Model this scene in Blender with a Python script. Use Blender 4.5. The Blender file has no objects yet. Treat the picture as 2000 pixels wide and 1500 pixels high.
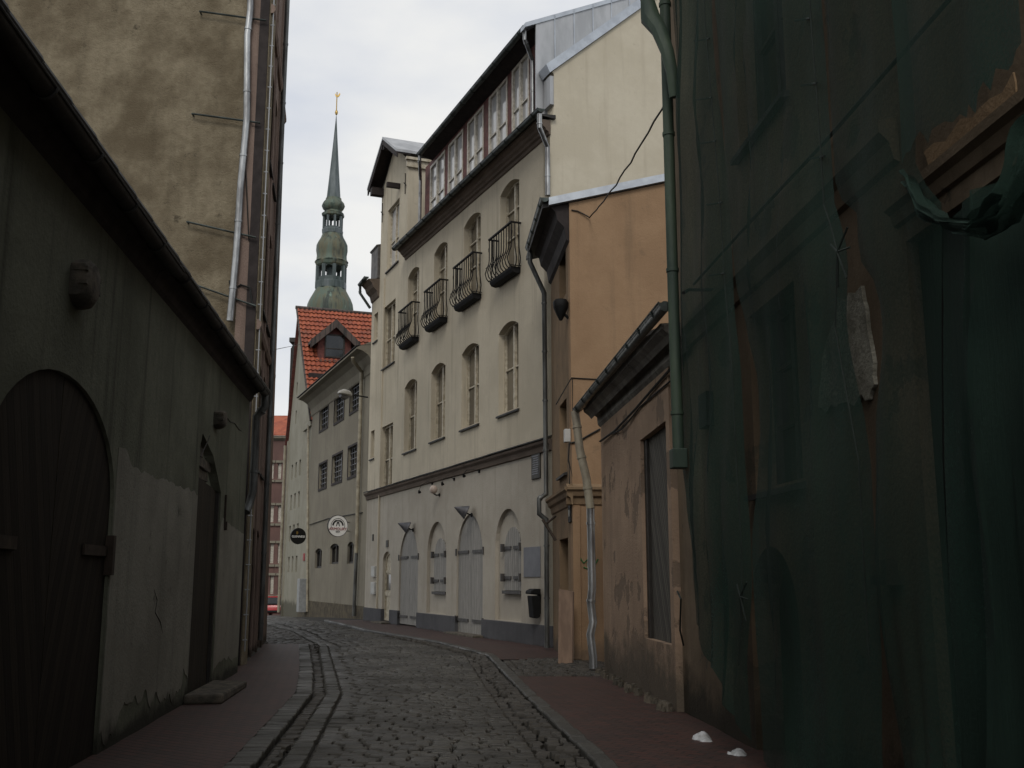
import bpy, math, random
from mathutils import Vector, geometry, noise
random.seed(7)
R=math.radians
sc=bpy.context.scene
# ------------------------------------------------------------ camera
F=2050.0; TH=math.atan(380/F); H=1.6
cd=bpy.data.cameras.new('camera'); cam=bpy.data.objects.new('camera',cd); sc.collection.objects.link(cam)
cd.sensor_width=36; cd.lens=F/2000*36; cd.clip_start=.1; cd.clip_end=3000
cam.location=(0,0,H); cam.rotation_euler=(R(90)+TH,0,0); sc.camera=cam
# ------------------------------------------------------------ world
SUN_EL,SUN_AZ=R(45),R(188)      # soft overcast sun, high behind the viewer's left shoulder (azimuth clockwise from +Y)
wd=bpy.data.worlds.new('World'); sc.world=wd; wd.use_nodes=True
nt=wd.node_tree; nt.nodes.clear(); N=nt.nodes.new; L=nt.links.new
out=N('ShaderNodeOutputWorld'); sky=N('ShaderNodeTexSky'); sky.sky_type='NISHITA'; sky.sun_disc=False
sky.sun_elevation=SUN_EL; sky.sun_rotation=SUN_AZ; sky.air_density=1.2; sky.dust_density=3
b1=N('ShaderNodeBackground'); b1.inputs[1].default_value=.1; L(sky.outputs[0],b1.inputs[0])
tc=N('ShaderNodeTexCoord'); mp=N('ShaderNodeMapping'); mp.inputs['Scale'].default_value=(1.6,1.6,3.6)
L(tc.outputs['Generated'],mp.inputs[0])
n1=N('ShaderNodeTexNoise'); n1.inputs['Scale'].default_value=1.5; n1.inputs['Detail'].default_value=7; n1.inputs['Roughness'].default_value=.48
L(mp.outputs[0],n1.inputs[0])
cr=N('ShaderNodeValToRGB'); cr.color_ramp.elements[0].position=.40; cr.color_ramp.elements[0].color=(.62,.665,.76,1)
cr.color_ramp.elements[1].position=.60; cr.color_ramp.elements[1].color=(.93,.925,.90,1); L(n1.outputs[0],cr.inputs[0])
b2=N('ShaderNodeBackground'); L(cr.outputs[0],b2.inputs[0])
sp=N('ShaderNodeSeparateXYZ'); L(tc.outputs['Generated'],sp.inputs[0])
mr=N('ShaderNodeMapRange'); mr.inputs[1].default_value=.5; mr.inputs[2].default_value=.9; mr.inputs[3].default_value=1.0; mr.inputs[4].default_value=.8
L(sp.outputs['Z'],mr.inputs[0]); L(mr.outputs[0],b2.inputs[1])
mx=N('ShaderNodeMixShader'); mx.inputs[0].default_value=.93; L(b1.outputs[0],mx.inputs[1]); L(b2.outputs[0],mx.inputs[2]); L(mx.outputs[0],out.inputs[0])
sl=bpy.data.lights.new('sun','SUN'); sl.energy=1.1; sl.angle=R(22); sl.color=(1,.95,.88)
so=bpy.data.objects.new('sun',sl); sc.collection.objects.link(so)
so.rotation_euler=Vector((math.sin(SUN_AZ)*math.cos(SUN_EL),math.cos(SUN_AZ)*math.cos(SUN_EL),math.sin(SUN_EL))).to_track_quat('Z','Y').to_euler()
sc.view_settings.view_transform='Standard'; sc.view_settings.look='None'; sc.view_settings.gamma=1; sc.view_settings.exposure=0
sc.cycles.max_bounces=6; sc.cycles.diffuse_bounces=4; sc.cycles.transparent_max_bounces=12
# ------------------------------------------------------------ camera-model helpers (photo measurements -> metres on a real plane)
CT,ST=math.cos(TH),math.sin(TH)
def ray(px,py):
    x=(px-1000)/F; v=(750-py)/F
    return Vector((x,CT-v*ST,ST+v*CT))
def gnd(px,py,z=0.):
    r=ray(px,py); t=(z-H)/r.z; return Vector((r.x*t,r.y*t,z))
def atD(px,py,D):
    r=ray(px,py); t=D/r.y; return Vector((r.x*t,D,H+r.z*t))
def gz(y):
    if y<36: return 0.
    if y<55: return -.0009*(y-36)**2
    return -.0009*19**2-.0342*(min(y,105)-55)
# ------------------------------------------------------------ mesh helpers
ROOT={}
class Wall:
    """vertical plane; s runs along dir, z up, d outward"""
    def __init__(w,p,ang,side):
        w.p=Vector((p[0],p[1],0)); a=R(ang); w.dir=Vector((math.sin(a),math.cos(a),0))
        w.n=Vector((-w.dir.y,w.dir.x,0))*side
    def uv(w,px,py,d=0.):
        r=ray(px,py); o=w.p+w.n*d-Vector((0,0,H)); t=o.dot(w.n)/r.dot(w.n)
        q=Vector((0,0,H))+r*t; return ((q-w.p).dot(w.dir),q.z)
    def pt(w,s,z,d=0.): return w.p+w.dir*s+w.n*d+Vector((0,0,z))
    def P(w,px,py,d=0.): s,z=w.uv(px,py,d); return w.pt(s,z,d)
def tess(loops):
    return geometry.tessellate_polygon([[Vector((a,b,0)) for a,b in l] for l in loops])
class MB:
    def __init__(m): m.v=[]; m.f=[]
    def poly(m,pts,face=None):
        pts=[Vector(p) for p in pts]
        if face is not None:
            nn=geometry.normal(pts) if len(pts)>2 else None
            if nn and nn.dot(face)<0: pts.reverse()
        b=len(m.v); m.v+=pts; m.f.append(list(range(b,b+len(pts))))
    def hexa(m,a,b):   # two corresponding quads
        k=len(m.v); m.v+=[Vector(p) for p in a+b]
        for f in ((0,3,2,1),(4,5,6,7),(0,1,5,4),(1,2,6,5),(2,3,7,6),(3,0,4,7)): m.f.append([k+i for i in f])
        return m
    def box(m,w,s0,s1,z0,z1,d0,d1):
        return m.hexa([w.pt(s0,z0,d0),w.pt(s1,z0,d0),w.pt(s1,z1,d0),w.pt(s0,z1,d0)],[w.pt(s0,z0,d1),w.pt(s1,z0,d1),w.pt(s1,z1,d1),w.pt(s0,z1,d1)])
    def prism(m,w,prof,s0,s1,z1off=0):  # moulding: profile [(d,z)] swept along s
        k=len(m.v); n=len(prof)
        m.v+=[w.pt(s0,z,d) for d,z in prof]+[w.pt(s1,z+z1off,d) for d,z in prof]
        for i in range(n):
            j=(i+1)%n; m.f.append([k+i,k+j,k+n+j,k+n+i])
        T=tess([prof])
        for t in T: m.f.append([k+i for i in t][::-1]); m.f.append([k+n+i for i in t])
        return m
    def extr(m,w,loops,d0,d1,back=True,caps=True):   # loops: outer + holes in (s,z)
        T=tess(loops); flat=[q for l in loops for q in l]; n=len(flat)
        for d,use in ((d1,caps),(d0,back and caps)):
            k=len(m.v); m.v+=[w.pt(s,z,d) for s,z in flat]
            if not use: continue
            for t in T:
                a,b,c=[m.v[k+i] for i in t]; nn=(b-a).cross(c-a)
                o=w.n if d==d1 else -w.n
                m.f.append([k+i for i in (t if nn.dot(o)>0 else t[::-1])])
        k=len(m.v)-2*n; o=0
        for l in loops:
            for i in range(len(l)):
                j=(i+1)%len(l); m.f.append([k+o+i,k+o+j,k+n+o+j,k+n+o+i])
            o+=len(l)
        return m
    def tube(m,pts,r,n=8,cap=True):
        pts=[Vector(p) for p in pts]; rr=r if isinstance(r,(list,tuple)) else [r]*len(pts); base=len(m.v)
        up=None
        for i,p in enumerate(pts):
            t=((pts[min(i+1,len(pts)-1)]-p).normalized()+(p-pts[max(i-1,0)]).normalized())
            t=t.normalized() if t.length>1e-6 else Vector((0,0,1))
            if up is None: up=Vector((0,0,1)) if abs(t.z)<.9 else Vector((1,0,0))
            x=t.cross(up).normalized(); y=x.cross(t).normalized(); up=y
            for k in range(n):
                a=2*math.pi*k/n; m.v.append(p+x*math.cos(a)*rr[i]+y*math.sin(a)*rr[i])
        for i in range(len(pts)-1):
            for k in range(n):
                k2=(k+1)%n; m.f.append([base+i*n+k,base+i*n+k2,base+(i+1)*n+k2,base+(i+1)*n+k])
        if cap:
            m.f.append([base+k for k in range(n)][::-1]); m.f.append([base+(len(pts)-1)*n+k for k in range(n)])
        return m
    def lathe(m,c,prof,n=16,rot=0,lobe=0,lobes=8):  # prof [(r,z)]
        b=len(m.v)
        for r,z in prof:
            for k in range(n):
                a=2*math.pi*k/n+rot; q=r*(1+lobe*abs(math.cos(a*lobes/2)))
                m.v.append(Vector((c[0]+q*math.cos(a),c[1]+q*math.sin(a),z)))
        for i in range(len(prof)-1):
            for k in range(n):
                k2=(k+1)%n; m.f.append([b+i*n+k,b+i*n+k2,b+(i+1)*n+k2,b+(i+1)*n+k])
        m.f.append([b+k for k in range(n)][::-1]); m.f.append([b+(len(prof)-1)*n+k for k in range(n)])
        return m
    def pipe(m,pts,r,collar=1.6,cr=None):
        """downpipe with joint collars"""
        m.tube(pts,r,12); pts=[Vector(p) for p in pts]; acc=.25
        for a,b in zip(pts,pts[1:]):
            Lg=(b-a).length; t=(b-a)/max(Lg,1e-6)
            while acc<Lg:
                m.tube([a+t*(acc-.02),a+t*(acc+.02)],r*1.16,12); acc+=collar
            acc-=Lg
            acc=max(acc,.1)
        return m
    def build(m,name,mat,parent=None,smooth=False,bevel=0):
        me=bpy.data.meshes.new(name); off=ROOT.get(parent,Vector()) if parent else Vector()
        me.from_pydata([v-off for v in m.v],[],m.f); me.materials.append(mat)
        if smooth:
            me.polygons.foreach_set('use_smooth',[True]*len(me.polygons)); me.set_sharp_from_angle(angle=R(40))
        o=bpy.data.objects.new(name,me); sc.collection.objects.link(o)
        if parent: o.parent=parent; ROOT[o]=off
        else: ROOT[o]=Vector()
        if bevel:
            b=o.modifiers.new('bevel','BEVEL'); b.width=bevel; b.segments=2; b.limit_method='ANGLE'
        return o
def thing(name,label,cat,loc,group=None):
    o=bpy.data.objects.new(name,None); sc.collection.objects.link(o); o.location=loc; o.empty_display_size=.3
    o['label']=label; o['category']=cat
    if group: o['group']=group
    ROOT[o]=Vector(loc); return o
def single(mb,name,mat,label,cat,group=None,loc=None,smooth=False,bevel=0):
    """a thing that is one mesh, its origin at its base"""
    lo=Vector(loc) if loc else Vector((sum(v.x for v in mb.v)/len(mb.v),sum(v.y for v in mb.v)/len(mb.v),min(v.z for v in mb.v)))
    mb.v=[v-lo for v in mb.v]; o=mb.build(name,mat,None,smooth,bevel); o.location=lo; ROOT[o]=lo
    o['label']=label; o['category']=cat
    if group: o['group']=group
    return o
def struct(mb,name,mat,smooth=False):
    o=mb.build(name,mat,None,smooth); o['kind']='structure'; return o
def archpoly(s0,s1,z0,z1,rise=0,rnd=False,n=12):
    if rise<=0: return [(s0,z0),(s1,z0),(s1,z1),(s0,z1)]
    p=[(s0,z0),(s1,z0)]; c=(s0+s1)/2; h=(s1-s0)/2
    for i in range(n+1):
        t=math.cos(math.pi*i/n) if rnd else 1-2*i/n
        q=math.sqrt(max(0,1-t*t)) if rnd else 1-t*t
        p.append((c+h*t,z1-rise+rise*q))
    return p
# ------------------------------------------------------------ materials
def newmat(name):
    m=bpy.data.materials.new(name); m.use_nodes=True; t=m.node_tree; return m,t,t.nodes['Principled BSDF'],t.nodes.new,t.links.new
def _noise(t,scale,detail=6,vec=None,rough=.55):
    n=t.nodes.new('ShaderNodeTexNoise'); n.inputs['Scale'].default_value=scale; n.inputs['Detail'].default_value=detail; n.inputs['Roughness'].default_value=rough
    if vec: t.links.new(vec,n.inputs[0])
    return n.outputs[0]
def _ramp(t,src,a,b,smooth=True):
    n=t.nodes.new('ShaderNodeMapRange'); n.inputs[1].default_value=a; n.inputs[2].default_value=b
    if smooth: n.interpolation_type='SMOOTHSTEP'
    t.links.new(src,n.inputs[0]); return n.outputs[0]
def _mix(t,f,a,b):
    n=t.nodes.new('ShaderNodeMix'); n.data_type='RGBA'
    if isinstance(f,float): n.inputs[0].default_value=f
    else: t.links.new(f,n.inputs[0])
    for i,v in ((6,a),(7,b)):
        if isinstance(v,tuple): n.inputs[i].default_value=(*v,1)
        else: t.links.new(v,n.inputs[i])
    return n.outputs[2]
def _math(t,op,a,b=0.):
    n=t.nodes.new('ShaderNodeMath'); n.operation=op
    for i,v in ((0,a),(1,b)):
        if isinstance(v,(int,float)): n.inputs[i].default_value=v
        else: t.links.new(v,n.inputs[i])
    return n.outputs[0]
def _map(t,scale):
    c=t.nodes.new('ShaderNodeTexCoord'); m=t.nodes.new('ShaderNodeMapping'); m.inputs['Scale'].default_value=scale; t.links.new(c.outputs['Object'],m.inputs[0]); return m.outputs[0]
def _bump(t,h,bs,st,dist=.02):
    b=t.nodes.new('ShaderNodeBump'); b.inputs['Strength'].default_value=st; b.inputs['Distance'].default_value=dist
    t.links.new(h,b.inputs['Height']); t.links.new(b.outputs[0],bs.inputs['Normal'])
def plaster(name,c1,c2,dirt,blotch=.8,streak=.5,spots=.3,base=0.,basecol=None,bump=.35,rough=.92,blend=(.38,.62),peel=0.,peelcol=(.2,.15,.1)):
    m,t,bs,N,L=newmat(name); o=_map(t,(1,1,1))
    a=_ramp(t,_noise(t,blotch,9,o,.62),*blend); col=_mix(t,a,c1,c2)
    f2=_ramp(t,_noise(t,9,5,o,.6),.35,.7); col=_mix(t,_math(t,'MULTIPLY',f2,.35),col,c2)
    sv=_map(t,(2.4,2.4,.16)); s=_ramp(t,_noise(t,1.6,7,sv,.6),.5,.78); col=_mix(t,_math(t,'MULTIPLY',s,streak),col,dirt)
    sp=_ramp(t,_noise(t,3.1,8,o,.7),.6,.72); col=_mix(t,_math(t,'MULTIPLY',sp,spots),col,dirt)
    h=_noise(t,26,8,o,.65)
    if peel>0:
        pn=_ramp(t,_noise(t,1.1,9,o,.62),.62-peel*.2,.64-peel*.2,False); col=_mix(t,_math(t,'MULTIPLY',pn,.85),col,peelcol)
        h=_math(t,'SUBTRACT',h,_math(t,'MULTIPLY',pn,.9))
    if base>0:
        sx=t.nodes.new('ShaderNodeSeparateXYZ'); t.links.new(o,sx.inputs[0])
        zz=_math(t,'ADD',sx.outputs[2],_math(t,'MULTIPLY',_noise(t,2.2,9,o,.65),base*1.6))
        bf=_ramp(t,zz,base*1.15,base*1.75); bf=_math(t,'SUBTRACT',1.,bf); col=_mix(t,_math(t,'MULTIPLY',bf,.9),col,basecol or dirt)
    L(col,bs.inputs['Base Color']); bs.inputs['Roughness'].default_value=rough; bs.inputs['Specular IOR Level'].default_value=.2
    _bump(t,h,bs,bump,.03); return m
def simple(name,c,rough=.6,metal=0.,var=.35,scale=6,c2=None,bump=.15,spec=.4,aniso=(1,1,1)):
    m,t,bs,N,L=newmat(name); o=_map(t,aniso); nz=_noise(t,scale,7,o,.6)
    c2=c2 or tuple(x*(1-var) for x in c)
    L(_mix(t,_ramp(t,nz,.35,.65),c,c2),bs.inputs['Base Color']); bs.inputs['Metallic'].default_value=metal
    rr=t.nodes.new('ShaderNodeMapRange'); rr.inputs[3].default_value=max(.05,rough-.12); rr.inputs[4].default_value=min(1,rough+.12); L(nz,rr.inputs[0]); L(rr.outputs[0],bs.inputs['Roughness'])
    bs.inputs['Specular IOR Level'].default_value=spec
    _bump(t,_noise(t,scale*5,6,o,.6),bs,bump,.01); return m
def stonemat(name,c1,c2,rough=.5,scale=14,c3=None):
    m,t,bs,N,L=newmat(name); g=N('ShaderNodeNewGeometry'); o=_map(t,(1,1,1))
    col=_mix(t,g.outputs['Random Per Island'],c1,c2)
    if c3:
        w=_ramp(t,_noise(t,.55,6,o,.6),.45,.62); col=_mix(t,_math(t,'MULTIPLY',w,.75),col,c3)
    n=_noise(t,scale,8,o,.65); col=_mix(t,_math(t,'MULTIPLY',_ramp(t,n,.4,.7),.45),col,tuple(x*.45 for x in c1))
    L(col,bs.inputs['Base Color']); w2=_noise(t,.8,5,o,.6)
    rr=N('ShaderNodeMapRange'); rr.inputs[1].default_value=.35; rr.inputs[2].default_value=.65; rr.inputs[3].default_value=rough-.14; rr.inputs[4].default_value=rough+.2; L(w2,rr.inputs[0]); L(rr.outputs[0],bs.inputs['Roughness'])
    _bump(t,_noise(t,scale*2.2,8,o,.7),bs,.5,.02); return m
def brickmat(name,c1,c2,mortar,w,h,msize=.012,rough=.75,rot=0.,aniso=(1,1,1),bump=.5,dirt=None):
    m,t,bs,N,L=newmat(name); c=N('ShaderNodeTexCoord'); mp=N('ShaderNodeMapping'); mp.inputs['Rotation'].default_value[2]=rot; mp.inputs['Scale'].default_value=aniso; L(c.outputs['Object'],mp.inputs[0])
    b=N('ShaderNodeTexBrick'); b.inputs['Scale'].default_value=1; b.inputs['Brick Width'].default_value=w; b.inputs['Row Height'].default_value=h; b.inputs['Mortar Size'].default_value=msize; b.inputs['Mortar Smooth'].default_value=.3
    b.inputs['Color1'].default_value=(*c1,1); b.inputs['Color2'].default_value=(*c2,1); b.inputs['Mortar'].default_value=(*mortar,1); L(mp.outputs[0],b.inputs[0])
    o=_map(t,(1,1,1)); n=_noise(t,1.3,8,o,.65); col=_mix(t,_math(t,'MULTIPLY',_ramp(t,n,.4,.7),.6),b.outputs[0],dirt or mortar)
    L(col,bs.inputs['Base Color']); bs.inputs['Roughness'].default_value=rough
    h=_math(t,'SUBTRACT',_math(t,'MULTIPLY',_noise(t,30,6,o),.4),b.outputs[1]); _bump(t,h,bs,bump,.012); return m
def plankmat(name,c1,c2,angle,pw=.14,rough=.8,gap=.08,axis_uv=None):
    """weathered boards: grooves across a rotated wall axis"""
    m,t,bs,N,L=newmat(name); c=N('ShaderNodeTexCoord')
    dv,a=axis_uv,R(angle); v=(dv[0]*math.cos(a),dv[1]*math.cos(a),math.sin(a)); u=(-dv[0]*math.sin(a),-dv[1]*math.sin(a),math.cos(a))
    def dot(vec):
        n=N('ShaderNodeVectorMath'); n.operation='DOT_PRODUCT'; L(c.outputs['Object'],n.inputs[0]); n.inputs[1].default_value=vec; return n.outputs['Value']
    q=_math(t,'DIVIDE',dot(v),pw); fr=_math(t,'FRACT',q); fl=_math(t,'FLOOR',q)
    gr=_math(t,'LESS_THAN',fr,gap)
    wn=N('ShaderNodeTexWhiteNoise'); wn.noise_dimensions='1D'; L(fl,wn.inputs['W'])
    cx=N('ShaderNodeCombineXYZ'); L(_math(t,'MULTIPLY',dot(v),22.),cx.inputs[0]); L(_math(t,'MULTIPLY',dot(u),1.6),cx.inputs[1]); L(_math(t,'MULTIPLY',fl,3.7),cx.inputs[2])
    g=_noise(t,1.5,8,cx.outputs[0],.65)
    col=_mix(t,wn.outputs['Value'],c1,c2); col=_mix(t,_math(t,'MULTIPLY',_ramp(t,g,.4,.7),.6),col,tuple(x*.35 for x in c1)); col=_mix(t,gr,col,tuple(x*.15 for x in c1))
    L(col,bs.inputs['Base Color']); bs.inputs['Roughness'].default_value=rough; bs.inputs['Specular IOR Level'].default_value=.2
    _bump(t,_math(t,'SUBTRACT',_math(t,'MULTIPLY',g,.3),gr),bs,.7,.02); return m
def glassmat(name,c,c2,rough=.08):
    m,t,bs,N,L=newmat(name); o=_map(t,(1,1,.35)); L(_mix(t,_ramp(t,_noise(t,1.4,4,o),.35,.65),c,c2),bs.inputs['Base Color'])
    bs.inputs['Roughness'].default_value=rough; bs.inputs['Specular IOR Level'].default_value=.5; bs.inputs['Coat Weight'].default_value=.3
    _bump(t,_noise(t,2.,2,o),bs,.06,.02); return m
M={}
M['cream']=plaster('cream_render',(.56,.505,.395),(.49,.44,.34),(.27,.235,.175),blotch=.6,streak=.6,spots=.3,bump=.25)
M['gable']=plaster('gable_render',(.57,.52,.41),(.51,.46,.355),(.36,.31,.23),blotch=.7,streak=.4,spots=.4,bump=.25)
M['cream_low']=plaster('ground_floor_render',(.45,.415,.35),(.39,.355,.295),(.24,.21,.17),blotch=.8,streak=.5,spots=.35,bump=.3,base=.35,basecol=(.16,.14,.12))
M['plinth']=plaster('plinth_paint',(.10,.10,.105),(.08,.08,.085),(.05,.05,.05),blotch=1.5,streak=.4,spots=.3,base=.12,basecol=(.05,.045,.04))
M['orange']=plaster('ochre_render',(.335,.22,.13),(.28,.18,.105),(.16,.115,.075),blotch=.7,streak=.45,spots=.4,bump=.3,base=.5,basecol=(.17,.12,.08))
M['orange_dirty']=plaster('ochre_render_dirty',(.27,.185,.11),(.20,.14,.085),(.09,.07,.05),blotch=1.1,streak=.6,spots=.5,bump=.4,base=.5,basecol=(.1,.08,.06))
M['peach']=plaster('peach_render',(.42,.30,.21),(.33,.235,.165),(.14,.105,.08),blotch=.9,streak=.5,spots=.45,bump=.5,base=.95,basecol=(.10,.085,.065),peel=.25,peelcol=(.2,.15,.11))
M['grey']=plaster('grey_green_render',(.165,.168,.125),(.105,.108,.078),(.03,.032,.022),blotch=.6,streak=.75,spots=.35,bump=.5,base=.3,basecol=(.025,.024,.018))
M['grey_patch']=plaster('light_grey_patch_render',(.26,.25,.205),(.20,.19,.155),(.035,.035,.027),blotch=.9,streak=.3,spots=.7,bump=.45,base=.35,basecol=(.03,.028,.02))
M['yellow']=plaster('stained_yellow_render',(.26,.22,.15),(.12,.095,.06),(.055,.045,.03),blotch=.95,streak=.25,spots=.85,bump=.9,blend=(.33,.67))
M['pinkbrown']=plaster('brown_pink_render',(.25,.185,.15),(.20,.145,.118),(.05,.04,.03),blotch=.5,streak=.9,spots=.3,bump=.5,base=.4,basecol=(.05,.04,.03))
M['netwall']=plaster('brown_render_under_net',(.20,.15,.10),(.13,.098,.065),(.045,.036,.025),blotch=.5,streak=.6,spots=.5,bump=.3,base=.7,basecol=(.025,.022,.015),peel=.15,peelcol=(.08,.07,.05))
M['netwall_bare']=plaster('bare_peach_render',(.32,.22,.13),(.24,.16,.09),(.07,.05,.03),blotch=.9,streak=.4,spots=.4,bump=.5)
M['rubble']=plaster('exposed_rubble',(.40,.38,.31),(.2,.19,.15),(.04,.04,.03),blotch=3.5,streak=.1,spots=.9,bump=1.)
M['far_grey']=plaster('far_beige_render',(.245,.225,.175),(.205,.185,.145),(.12,.105,.08),blotch=.5,streak=.5,spots=.4,base=.6,basecol=(.1,.085,.06),bump=.3)
M['far_plinth']=plaster('rubble_plinth',(.13,.11,.075),(.07,.06,.045),(.04,.035,.025),blotch=3,streak=.2,spots=.8,bump=.8)
M['pale_green']=plaster('pale_green_render',(.34,.325,.265),(.28,.265,.21),(.15,.155,.1),blotch=.5,streak=.5,spots=.2,base=.6,basecol=(.1,.095,.07),bump=.3)
M['far_pink']=plaster('far_pink_render',(.17,.10,.085),(.13,.08,.07),(.08,.05,.045),blotch=.4)
M['zinc']=simple('zinc_sheet',(.45,.46,.47),.45,.3,c2=(.34,.35,.36),scale=2.2,aniso=(1,1,.3))
M['zinc_dark']=simple('old_zinc',(.12,.11,.10),.6,.2,c2=(.07,.065,.06),scale=3)
M['zinc_light']=simple('zinc_flashing',(.50,.54,.58),.45,.6,c2=(.4,.43,.47),scale=3)
M['pipe']=simple('galvanised_pipe',(.42,.43,.43),.38,.8,c2=(.2,.2,.2),scale=3,aniso=(2,2,.5))
M['pipe_dark']=simple('old_grey_pipe',(.15,.155,.15),.5,.55,c2=(.07,.07,.065),scale=3,aniso=(2,2,.5))
M['pipe_cream']=simple('cream_painted_pipe',(.34,.31,.23),.55,0,c2=(.22,.19,.14),scale=3)
M['pipe_green']=simple('green_wrapped_pipe',(.045,.068,.042),.65,0,c2=(.02,.036,.026),scale=2.5,aniso=(2,2,.4))
M['gutter']=simple('dark_gutter',(.07,.085,.08),.4,.5,c2=(.03,.035,.03),scale=5)
M['dark_roof']=simple('dark_roof',(.035,.033,.03),.7,0,scale=3,bump=.6)
M['soffit']=simple('dark_soffit_wood',(.03,.022,.02),.8,0,scale=5)
M['brown_trim']=plaster('brown_cornice',(.16,.125,.1),(.12,.095,.075),(.07,.055,.04),blotch=1.5,streak=.4,spots=.4,bump=.3)
M['grey_cornice']=plaster('weathered_cornice',(.26,.25,.22),(.14,.13,.115),(.035,.032,.028),blotch=1.5,streak=.6,spots=.8,bump=.6)
M['redwood']=simple('dark_red_boards',(.14,.04,.03),.7,0,c2=(.08,.025,.02),scale=6)
M['cream_wood']=simple('cream_window_paint',(.56,.51,.40),.5,0,c2=(.36,.31,.22),scale=8)
M['white_wood']=simple('white_window_paint',(.62,.58,.50),.5,0,c2=(.4,.37,.3),scale=8)
M['dark_wood']=simple('dark_window_wood',(.03,.025,.02),.6,0,scale=8)
M['glass_blind']=glassmat('glass_with_drawn_blind',(.17,.145,.105),(.07,.06,.045),.1)
M['glass_sky']=glassmat('glass_with_white_curtain',(.55,.56,.57),(.38,.38,.38),.06)
M['glass_dark']=glassmat('dark_glass',(.02,.022,.02),(.008,.009,.008),.1)
M['iron']=simple('black_iron',(.006,.006,.006),.7,.0,scale=8,spec=.25)
M['iron_rust']=simple('rusty_iron',(.05,.035,.025),.75,.3,scale=8)
M['grey_paint']=simple('grey_door_paint',(.24,.235,.22),.6,0,c2=(.18,.175,.165),scale=4)
M['grey_strap']=simple('dark_grey_strap',(.07,.065,.06),.6,0,scale=6)
M['panel_grey']=simple('flat_grey_panel',(.17,.175,.19),.6,0,c2=(.15,.155,.17),scale=3)
M['bronze']=simple('dark_bronze',(.05,.045,.035),.55,.5,scale=8)
M['stone']=simple('old_stone',(.12,.10,.075),.9,0,c2=(.05,.045,.035),scale=7,bump=.9)
M['black_gloss']=simple('black_sign_face',(.006,.006,.006),.5,0,scale=3)
M['white_sign']=simple('white_sign_face',(.88,.88,.85),.45,0,var=.08)
M['sign_dark']=simple('sign_black_print',(.03,.03,.03),.6,0)
M['sign_red']=simple('sign_red_print',(.35,.05,.05),.6,0)
M['gold']=simple('gilded_metal',(.5,.34,.11),.35,.9,var=.2)
M['globe']=simple('opal_globe',(.55,.45,.38),.35,0,var=.1)
M['lamp_metal']=simple('grey_lamp_metal',(.15,.15,.16),.4,.5)
M['lamp_shell']=simple('pale_lamp_shell',(.40,.39,.35),.45,0,var=.2)
M['board']=simple('pink_brown_board',(.21,.14,.095),.8,0,c2=(.15,.10,.07),scale=3,aniso=(3,3,.5))
M['snow']=simple('old_snow',(.46,.47,.48),.8,0,c2=(.26,.26,.25),scale=9,bump=.9)
M['cable']=simple('black_cable',(.012,.012,.01),.7)
M['rope']=simple('green_rope',(.014,.022,.017),.8)
M['redpaint']=simple('red_car_paint',(.45,.02,.02),.25,0,var=.1,spec=.6)
M['tyre']=simple('tyre_rubber',(.012,.012,.012),.8)
M['white_plastic']=simple('white_plastic',(.5,.5,.47),.5,0,var=.15)
M['grey_box']=simple('grey_cabinet_paint',(.3,.31,.31),.5,0,c2=(.24,.25,.25))
M['graffiti']=simple('green_spray_paint',(.04,.16,.05),.8,0)
M['tiles']=None
def tilemat(name,c1,c2,c3):
    m,t,bs,N,L=newmat(name); g=N('ShaderNodeNewGeometry'); o=_map(t,(1,1,1))
    v=N('ShaderNodeTexVoronoi'); v.inputs['Scale'].default_value=3; L(o,v.inputs['Vector'])
    s=N('ShaderNodeSeparateColor'); L(v.outputs['Color'],s.inputs[0])
    col=_mix(t,s.outputs[0],c1,c2); col=_mix(t,_math(t,'MULTIPLY',_ramp(t,_noise(t,.9,8,o,.65),.5,.7),.6),col,c3)
    L(col,bs.inputs['Base Color']); bs.inputs['Roughness'].default_value=.7; _bump(t,_noise(t,20,5,o),bs,.3,.02); return m
M['tiles']=tilemat('orange_pantiles',(.38,.10,.045),(.25,.06,.03),(.10,.05,.035))
M['shingle']=brickmat('grey_brown_shingles',(.10,.072,.058),(.07,.05,.042),(.02,.018,.015),.3,.3,.02,aniso=(1,1,1))
def coppermat():
    m,t,bs,N,L=newmat('patinated_copper'); o=_map(t,(.5,.5,.08)); o2=_map(t,(1,1,1))
    a=_ramp(t,_noise(t,1.1,8,o,.65),.4,.62); col=_mix(t,a,(.095,.13,.10),(.12,.11,.065))
    b=_ramp(t,_noise(t,.8,9,o,.7),.48,.62); col=_mix(t,b,col,(.03,.04,.033))
    c=_ramp(t,_noise(t,1.5,8,o,.7),.6,.7); col=_mix(t,_math(t,'MULTIPLY',c,.8),col,(.19,.27,.22))
    d=_ramp(t,_noise(t,.5,6,o,.6),.62,.72); col=_mix(t,_math(t,'MULTIPLY',d,.7),col,(.15,.06,.035))
    L(col,bs.inputs['Base Color']); bs.inputs['Roughness'].default_value=.65; bs.inputs['Metallic'].default_value=.15
    _bump(t,_noise(t,2,6,o),bs,.3,.1); return m
M['copper']=coppermat()
M['copper_grey']=simple('weathered_spire_copper',(.13,.15,.155),.6,.2,c2=(.05,.07,.065),scale=.5,aniso=(1,1,.2))
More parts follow.
